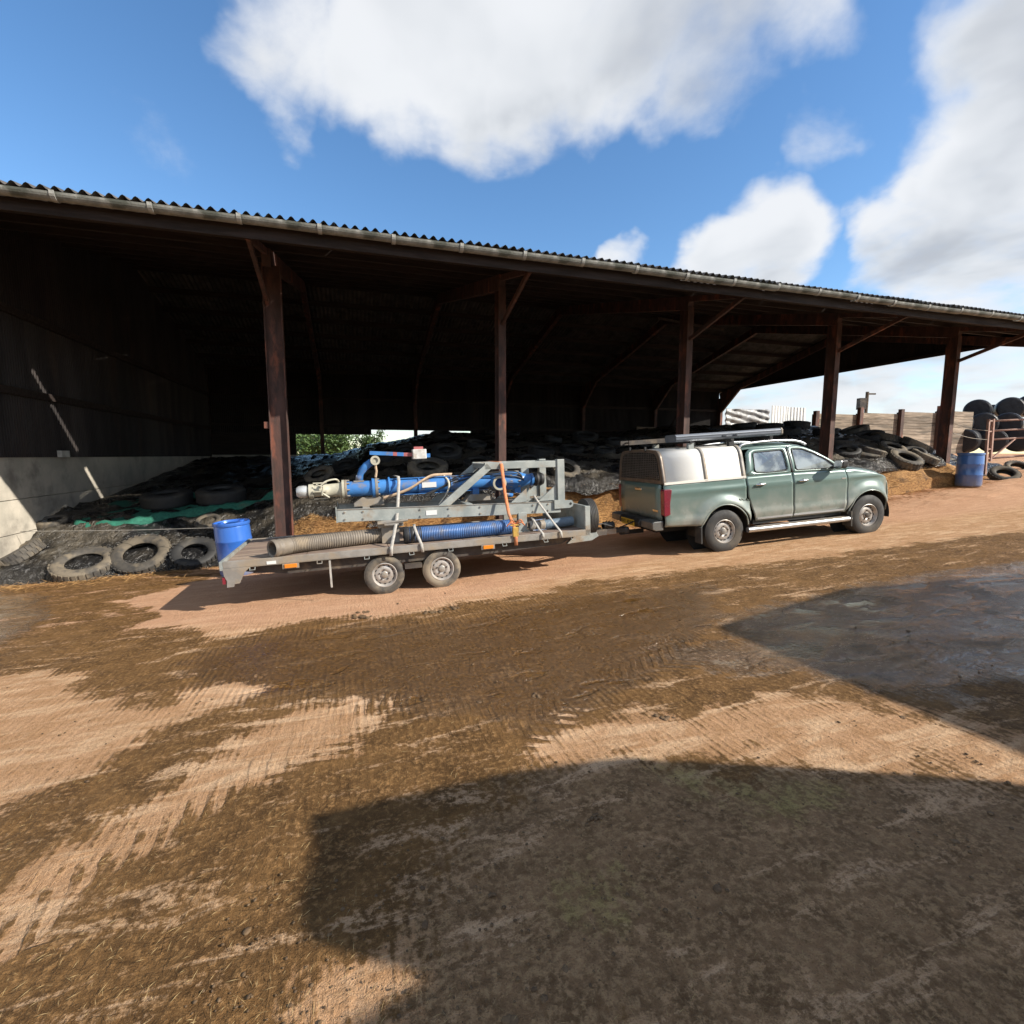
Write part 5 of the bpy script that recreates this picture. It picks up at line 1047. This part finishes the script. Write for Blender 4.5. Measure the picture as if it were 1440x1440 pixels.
# roof bars and the long case on top
for x in (-.45, .35, 1.15):
    b = MB(); b.box(x - .03, x + .03, -.66, .66, 1.945, 1.975); rb = b.build('roof_bar', M_blackpl, tk)
    for y in (-.6, .6):
        zz = 1.80 if x < .4 else 1.865
        MB().box(x - .05, x + .05, y - .035, y + .035, zz, 1.945).build('bar_foot', M_blackpl if x != -.45 else M_galv, rb)
MKR = MK @ Matrix.Translation((0, 0, 1.977))
rc = thing('roof_case', 'long slim aluminium case lying along the roof bars of the truck', 'roof case', MKR)
b = MB(); b.prism([(-.48, .0), (-.14, .0), (-.12, .03), (-.12, .10), (-.15, .13), (-.47, .13), (-.50, .10), (-.50, .03)], -.66, 1.50, 'yz'); b.build('case_body', mat('dull_case', (.20, .22, .25), (.15, .165, .19), .45, .4, 5, .05, 60), rc, bevel=.006)
for z in (.045, .085): MB().box(-.655, 1.495, -.506, -.5005, z - .006, z + .006).build('groove_strip', mat('dark_strip', (.12, .13, .15)), rc)
for x in (.3, .52): MB().box(x - .04, x + .04, -.515, -.5065, .05, .075).build('latch', M_chrome, rc)
MB().prism([(-.485, .004), (-.135, .004), (-.115, .03), (-.115, .10), (-.145, .134), (-.475, .134), (-.505, .10), (-.505, .03)], 1.5005, 1.53, 'yz').build('end_cap', M_galvd, rc)
ld = thing('folded_ladder', 'dark folded ladder lying beside the aluminium case over the canopy roof', 'ladder', MKR)
for y in (.02, .38): MB().box(-1.30, .95, y, y + .03, .0, .08).build('ladder_rail', M_chassis, ld)
for k in range(8): MB().tube([(-1.2 + k * .29, .03, .04), (-1.2 + k * .29, .38, .04)], .014, 8).build('rung', M_chassis, ld)

# ------------------------------------------------------------------ gate, bales, clutter on the right
MG = None
pg = hit(1386, 655, lambda s, q: float(G(s, q)) + .35, 8, 40); pg.z -= .35
sg_, qg_ = SQ(pg)
gt = thing('field_gate', 'rusty tubular steel gate standing on rising ground beside the faded barrel', 'gate', MB_BARN @ Matrix.Translation((sg_, qg_, pg.z)) @ Matrix.Rotation(-.05, 4, 'Y'))
def zpx(py): d = ray(1386, py); d = d / d.y; return CAMZ + d.z * pg.y - pg.z
zr = [zpx(y) for y in (592, 606, 618.5, 645)]
for z in zr: MB().tube([(.24, 0, z), (3.8, 0, z)], .032, 10).build('gate_rail', M_gate, gt, True)
for x in (.0, .22): MB().box(x - .035, x + .035, -.035, .035, -.1 if x == 0 else zr[3] - .1, zr[0] + .06).build('gate_stile', M_gate, gt, bevel=.006)
for z in (zr[0], zr[1] - .02, (zr[2] + zr[3]) / 2, zr[3]): MB().box(.036, .184, -.02, .02, z - .02, z + .02).build('stile_rung', M_gate, gt)
MB().bar((.3, .0, zr[3]), (1.4, .0, zr[2]), .04, .04).build('gate_brace', M_gate, gt)
GB = 'black wrapped bales stacked beyond the gate'
def bale(px, py, D, dia, axis_, i):
    d = ray(px, py); d = d / d.y; p = Vector((0, 0, CAMZ)) + d * D
    t = thing('silage_bale', 'round bale in black plastic wrap in the ' + ('top' if py < 590 else 'middle' if py < 610 else 'bottom') + ' row of the stack beyond the gate', 'bale', Matrix.Translation(p) @ Matrix.Rotation(axis_, 4, 'Z'), GB)
    R = dia / 2; prof = [(.001, -.60), (R * .5, -.61), (R * .85, -.60), (R * .96, -.55), (R, -.46)] + [(R * (1 + .012 * random.uniform(-1, 1)), -.46 + .92 * k / 9) for k in range(1, 10)] + [(R * .96, .55), (R * .85, .60), (R * .5, .61), (.001, .60)]
    MB().lathe(prof, 30, 'y').build('wrap', M_bale, t, True, auto=30)
for i, (x, y, D) in enumerate(((1375, 578, 22.5), (1419, 575, 22.5), (1381, 597, 21.8), (1349, 597, 21.9), (1418, 597, 21.6), (1358, 620, 21.2), (1396, 620, 21.2), (1434, 619, 21.2), (1446, 571, 23.2), (1398, 584, 24.2))):
    bale(x, y, D * 1.26, 1.22, random.uniform(-1.0, -.55), i)
# tarpaulin, white sheets, yellow drum on the heap top
def wall_pt(px, py, Qw):
    d = ray(px, py); k = Qw / (d.x * N.x + d.y * N.y); p = Vector((0, 0, CAMZ)) + d * k; return SQ(p)[0], p.z
Qw = 26.2
a0, z1 = wall_pt(1020, 574, Qw); a1, z0 = wall_pt(1080, 599, Qw)
rows = []
for i in range(36):
    x = a0 + (a1 - a0) * i / 35; rows.append([(x, Qw - .05 - .05 * math.sin(k * 1.1 + i * .35) - .16 * float(fbmn(i * .3, k * .4, 3, 7)), z0 + (z1 - z0) * k / 15 + .08 * float(fbmn(i * .25, 0, 2, 3))) for k in range(16)])
o = MB().grid(rows).build('tarpaulin', M_tarp, None, True, solid=.01); o.rotation_euler = (0, 0, TH); tag(o, 'crumpled grey tarpaulin hung up behind the roof case of the truck', 'tarpaulin')
a0, z1 = wall_pt(1079, 571, Qw - 1.2); a1, z0 = wall_pt(1131, 599, Qw - 1.2)
ws = thing('roofing_sheets', 'upright stack of white ribbed metal sheets beside the grey tarpaulin', 'metal sheets', MB_BARN)
for j in range(2):
    rows = [[], []]; am = a0 + (a1 - a0) * (.55 if j == 0 else 1); an = a0 if j == 0 else a0 + (a1 - a0) * .5
    for i in range(25):
        x = an + (am - an) * i / 24; d = (.0, .04, .04, .0)[i % 4] + (.0 if j else .35 * (1 - i / 24)); rows[0].append((x, Qw - 1.2 - d - j * .05, z0)); rows[1].append((x, Qw - 1.2 - d - j * .05, z1 - j * .03))
    MB().grid(rows).build('ribbed_sheet', M_white, ws, fix=False)
MB().box(a0, a1, Qw - 1.7, Qw - 1.1, z0 - 2.2, z0 - .002).build('pallet', M_purlin, ws)
p = hit(1292, 611, sheetz, 8, 40); t = thing('feed_bucket', 'yellow plastic tub lying inside a tyre on the heap', 'bucket', Matrix.Translation(p + Vector((0, 0, .12))) @ Euler((1.1, .3, .2)).to_matrix().to_4x4())
MB().lathe([(.001, 0), (.2, 0), (.26, .34), (.28, .35), (.275, .33), (.25, .32), (.19, .02), (.001, .02)], 24, 'z').build('tub', M_yellow, t, True, auto=40); MB().tube([(-.26, 0, .34), (-.2, .16, .45), (0, .24, .48), (.2, .16, .45), (.26, 0, .34)], .008, 6).build('tub_handle', M_galvd, t)
p = hit(1221, 604, sheetz, 8, 40); t = thing('plastic_jug', 'small pale plastic jug standing among the tyres on the heap', 'jug', Matrix.Translation(p))
MB().lathe([(.001, 0), (.10, 0), (.11, .03), (.11, .20), (.06, .28), (.035, .31), (.035, .35), (.001, .355)], 18, 'z').build('jug_body', M_white, t, True); MB().lathe([(.042, .35), (.042, .39), (.001, .392)], 12, 'z').build('jug_cap', M_white, t)
# power pole far off with its box
d = ray(1218, 575); d = d / d.y; pp = Vector((0, 0, 0)) + Vector((d.x, d.y, 0)) * 55
po = thing('power_pole', 'distant wooden power pole with a dark box standing beyond the plank wall', 'pole', Matrix.Translation((pp.x, pp.y, 1.0)))
zt = CAMZ + (ray(1218, 551).z / ray(1218, 551).y) * 55 - 1.0; zbx = CAMZ + (ray(1213, 568).z / ray(1213, 568).y) * 55 - 1.0
MB().tube([(0, 0, 0), (0, 0, zt)], .16, 10).build('pole_shaft', M_bark, po); MB().box(-.9, -.2, -.3, .3, zbx - .6, zbx + .6).build('transformer_box', M_chassis, po); MB().box(-.1, .9, -.06, .06, zt - .3, zt - .15).build('cross_arm', M_bark, po)
# wires
def wire(label, pts, r=.006, m_=M_galvd):
    o = MB().tube(curve(pts, 6), r, 5).build('wire', m_, None, True); return tag(o, label, 'wire')
a = hit(1282, 664, lambda s, q: float(G(s, q)) + .25, 8, 40); wire('slack wire stretched from the silage to the faded barrel', [a, a.lerp(pb2 + Vector((0, -.3, .62)), .5) + Vector((0, 0, -.05)), pb2 + Vector((0, -.31, .62))], .01, M_strapw)
for k, z in enumerate((zr[1], zr[2])):
    a = Vector((*B(sg_, qg_).xy, pg.z + z)); c = B(16.95, 10.25, a.z + .15); wire(('upper' if k == 0 else 'lower') + ' fence wire running from the gate to the barn post', [a, a.lerp(c, .5) + Vector((0, 0, -.04)), c], .008)
a = B(-6.0, 11.6, .28); c = B(-2.0, 10.4, .36); wire('thin white twine stretched across the tyres to the blue barrel', [a, a.lerp(c, .5) + Vector((0, 0, -.02)), c], .005, M_strapw)

# ------------------------------------------------------------------ trees seen through the back of the barn
def tree(s, q, h, r, n, label, name='tree'):
    p = B(s, q, float(G(s, q))); t = thing(name, label, 'tree', Matrix.Translation(p), 'trees beyond the barn')
    b = MB(); b.tube([(0, 0, 0), (.05, 0, h * .3), (-.05, .1, h * .55), (0, .05, h * .8)], [.22, .17, .11, .05], 8)
    for k in range(7):
        a = k * 2.4; b.tube([(0, 0, h * (.3 + .06 * k)), (math.cos(a) * r * .35, math.sin(a) * r * .35, h * (.45 + .06 * k)), (math.cos(a) * r * .7, math.sin(a) * r * .7, h * (.52 + .06 * k))], [.08, .05, .02], 6)
    b.build('trunk', M_bark, t, True)
    cl = [(RNG.normal(0, .42, 3) * np.array([r, r, h * .28]) + np.array([0, 0, h * .62])) for _ in range(26)]
    vs = []; fs = []
    for i in range(n):
        c = cl[i % 26] + RNG.normal(0, .30, 3) * r * .5; a = RNG.normal(0, 1, 3); a /= np.linalg.norm(a); e_ = np.cross(a, RNG.normal(0, 1, 3)); e_ /= np.linalg.norm(e_) + 1e-9; w = np.cross(a, e_); L = RNG.uniform(.07, .14)
        k = len(vs); vs += [tuple(c - e_ * L), tuple(c + w * L * .5), tuple(c + e_ * L), tuple(c - w * L * .5)]; fs.append((k, k + 1, k + 2, k + 3))
    b = MB(); b.v = vs; b.f = fs; b.build('crown', M_leaf, t, fix=False)
tree(-1.6, 38, 4.6, 2.2, 7000, 'bright green tree filling the low gap at the back of the barn')
tree(-3.6, 41, 5.0, 2.2, 6000, 'bushy green tree behind the concrete back corner of the barn')
tree(1.4, 47, 4.3, 1.4, 3500, 'small thin tree farther off beyond the back gap')

# ------------------------------------------------------------------ unseen sheds outside the frame, added and shaped to cast the yard shadows
def lifted(pts, zc):  # runs a wanted shadow outline back along the sun to roof height
    out = []
    for p in pts:
        g = ground_at(*p) if not isinstance(p, Vector) else p
        k = zc - g.z; out.append((g.x - LDIR.x * k, g.y - LDIR.y * k))
    return out
def shed(name, label, poly, zc, roof=.12):
    t = thing(name, label, 'shed', Matrix.Identity(4))
    MB().prism(poly, zc - roof, zc, 'xy').build('roof', M_fibre, t)
    cx = sum(p[0] for p in poly) / len(poly); cy = sum(p[1] for p in poly) / len(poly); inset = [(cx + (x - cx) * .97, cy + (y - cy) * .97) for x, y in poly]
    MB().prism(inset, -.9, zc - roof - .002, 'xy').build('wall', M_shedwall, t)
A = ground_at(1005, 882); E0 = ground_at(1183, 829); E1 = ground_at(1440, 807); E2 = ground_at(1440, 1066)
Cc = E0 + (E1 - E0) * 1.6; Dd = A + (E2 - A) * 1.35
shed('shadow_shed', 'unseen shed off to the right, shaped to throw the pointed shadow', lifted([A, E0, Cc, Cc + (Dd - A), Dd], 4.0), 4.0)
b2 = lifted([(1400, 1100), (1080, 1076), (880, 1068), (790, 1076), (700, 1090), (560, 1120), (428, 1150), (432, 1200), (404, 1290), (430, 1325), (470, 1336), (640, 1326), (575, 1385), (480, 1440)], 3.4)
x_, y_ = b2[-1]; b2 += [(x_ - .3, y_ - 1.2), (x_ + 3, y_ - 2.5), (b2[0][0] + .2, y_ - 2.2)]
shed('shadow_shed', 'unseen shed just right of the viewpoint, shaped to shade the near ground', b2, 3.4)

# ------------------------------------------------------------------ loose straw and clods
def scatter(name, label, cat, n, place, L0, L1, w, m_, parent=None, lift=.004):
    vs = []; fs = []
    for i in range(n):
        x, y, z = place(); a = RNG.uniform(0, math.pi); L = RNG.uniform(L0, L1) / 2; dz = RNG.normal(0, .22) * L; dx, dy = math.cos(a), math.sin(a); k = len(vs); z += lift + abs(dz)
        vs += [(x - dx * L, y - dy * L, z - dz), (x + dx * L, y + dy * L, z + dz), (x - dy * w, y + dx * w, z + w), (x + dy * w * .2, y - dx * w * .2, z + w * .5)]
        fs += [(k, k + 3, k + 1), (k, k + 1, k + 2), (k, k + 2, k + 3)]
    b = MB(); b.v = vs; b.f = fs; o = b.build(name, m_, None, fix=False); o.rotation_euler = (0, 0, TH); return tag(o, label, cat, kind='stuff')
def pl_front():
    s = RNG.uniform(-6, 18); q = float(qf(s)) - abs(RNG.normal(0, .35)) + .05; return s, q, float(G(s, q))
scatter('loose_straw', 'loose straw strewn along the foot of the silage clamp', 'straw', 9000, pl_front, .05, .18, .004, M_straw)
def pl_post():
    s = RNG.normal(-.9, .55); q = 10.35 + RNG.normal(0, .25); return s, q, Hs(s, q) + .02 if q > qf(s) else float(G(s, q))
def pl_face():
    s = RNG.uniform(-1.6, 16.5) if RNG.random() < .7 else RNG.uniform(-1.6, .8); f = RNG.random(); q = float(qf(s)); h = float(Hrel(np.array([s]), np.array([0.]))[0]); g = float(G(s, q)); 
    if s > 9.5 or s < 0: e_ = RNG.uniform(0, .8); return s, q + e_, Hs(s, q + e_) - .02
    return s, q - .02 - .10 * (1 - f), g + h * f
scatter('silage_straw', 'tangled straw stalks sticking out of the silage face', 'straw', 14000, pl_face, .05, .16, .004, M_straw)
def pl_yard():
    while True:
        px, py = RNG.uniform(-60, 1500), RNG.uniform(800, 1500); d = ray(px, py); d = d / d.y; k = CAMZ / -d.z; p = d * k
        s, q = SQ(p); g = float(G(s, q)); k = (CAMZ - g) / -d.z; p = d * k; s, q = SQ(p)
        return s, q, float(G(s, q)) + .008
scatter('straw_bits', 'short straw bits trodden into the yard surface', 'straw', 2600, pl_yard, .012, .05, .0012, mat('pale_straw', (.40, .29, .13), (.28, .19, .09), .8, 0, 3, 0), lift=.006)
bmi = bmesh.new(); bmesh.ops.create_icosphere(bmi, subdivisions=2, radius=1.0); ICO_V = np.array([v.co[:] for v in bmi.verts]); ICO_F = [tuple(v.index for v in f.verts) for f in bmi.faces]; bmi.free()
bmi = bmesh.new(); bmesh.ops.create_icosphere(bmi, subdivisions=1, radius=1.0); ICS_V = np.array([v.co[:] for v in bmi.verts]); ICS_F = [tuple(v.index for v in f.verts) for f in bmi.faces]; bmi.free()
vs = []; fs = []
def clod(x, y, z, r):
    V, Fc = (ICO_V, ICO_F) if r > .012 else (ICS_V, ICS_F); k = len(vs); sq = RNG.uniform(.35, .6); st = RNG.uniform(.7, 1.5)
    off = RNG.uniform(0, 50); jit = 1 + .55 * fbmn(V[:, 0] * 1.6 + off, V[:, 1] * 1.6 + V[:, 2] * 1.3 + off, 3, 9)
    a = RNG.uniform(0, 6.28); ca, sa = math.cos(a), math.sin(a)
    for v, j in zip(V, jit): vx, vy = v[0] * st * j * r, v[1] * j * r; vs.append((x + vx * ca - vy * sa, y + vx * sa + vy * ca, z + v[2] * sq * j * r))
    fs.extend(tuple(k + q_ for q_ in f) for f in Fc)
for i in range(2600):
    x, y, z = pl_yard(); r = min(RNG.lognormal(-5.5, .5), .016)
    if float(vnoise(np.array([x * 1.1]), np.array([y * 1.1]), 77)[0]) < .5: continue
    clod(x, y, z - r * .3, r)
for (px, py, R_) in ((893, 1100, .05), (838, 1152, .035), (938, 1010, .06), (1042, 1010, .03), (755, 980, .04), (510, 868, .10), (515, 862, .08), (1270, 1010, .03), (610, 862, .09), (640, 856, .08), (1220, 845, .05)):
    g = ground_at(px, py); s, q = SQ(g)
    for j in range(12): clod(s + RNG.normal(0, R_ * .6), q + RNG.normal(0, R_ * .35), g.z + .004, R_ * RNG.uniform(.12, .34))
b = MB(); b.v = vs; b.f = fs; o = b.build('mud_clods', M_clod, None, True, fix=False); o.rotation_euler = (0, 0, TH); tag(o, 'small dark mud clods and crumbs scattered over the yard', 'mud', kind='stuff')
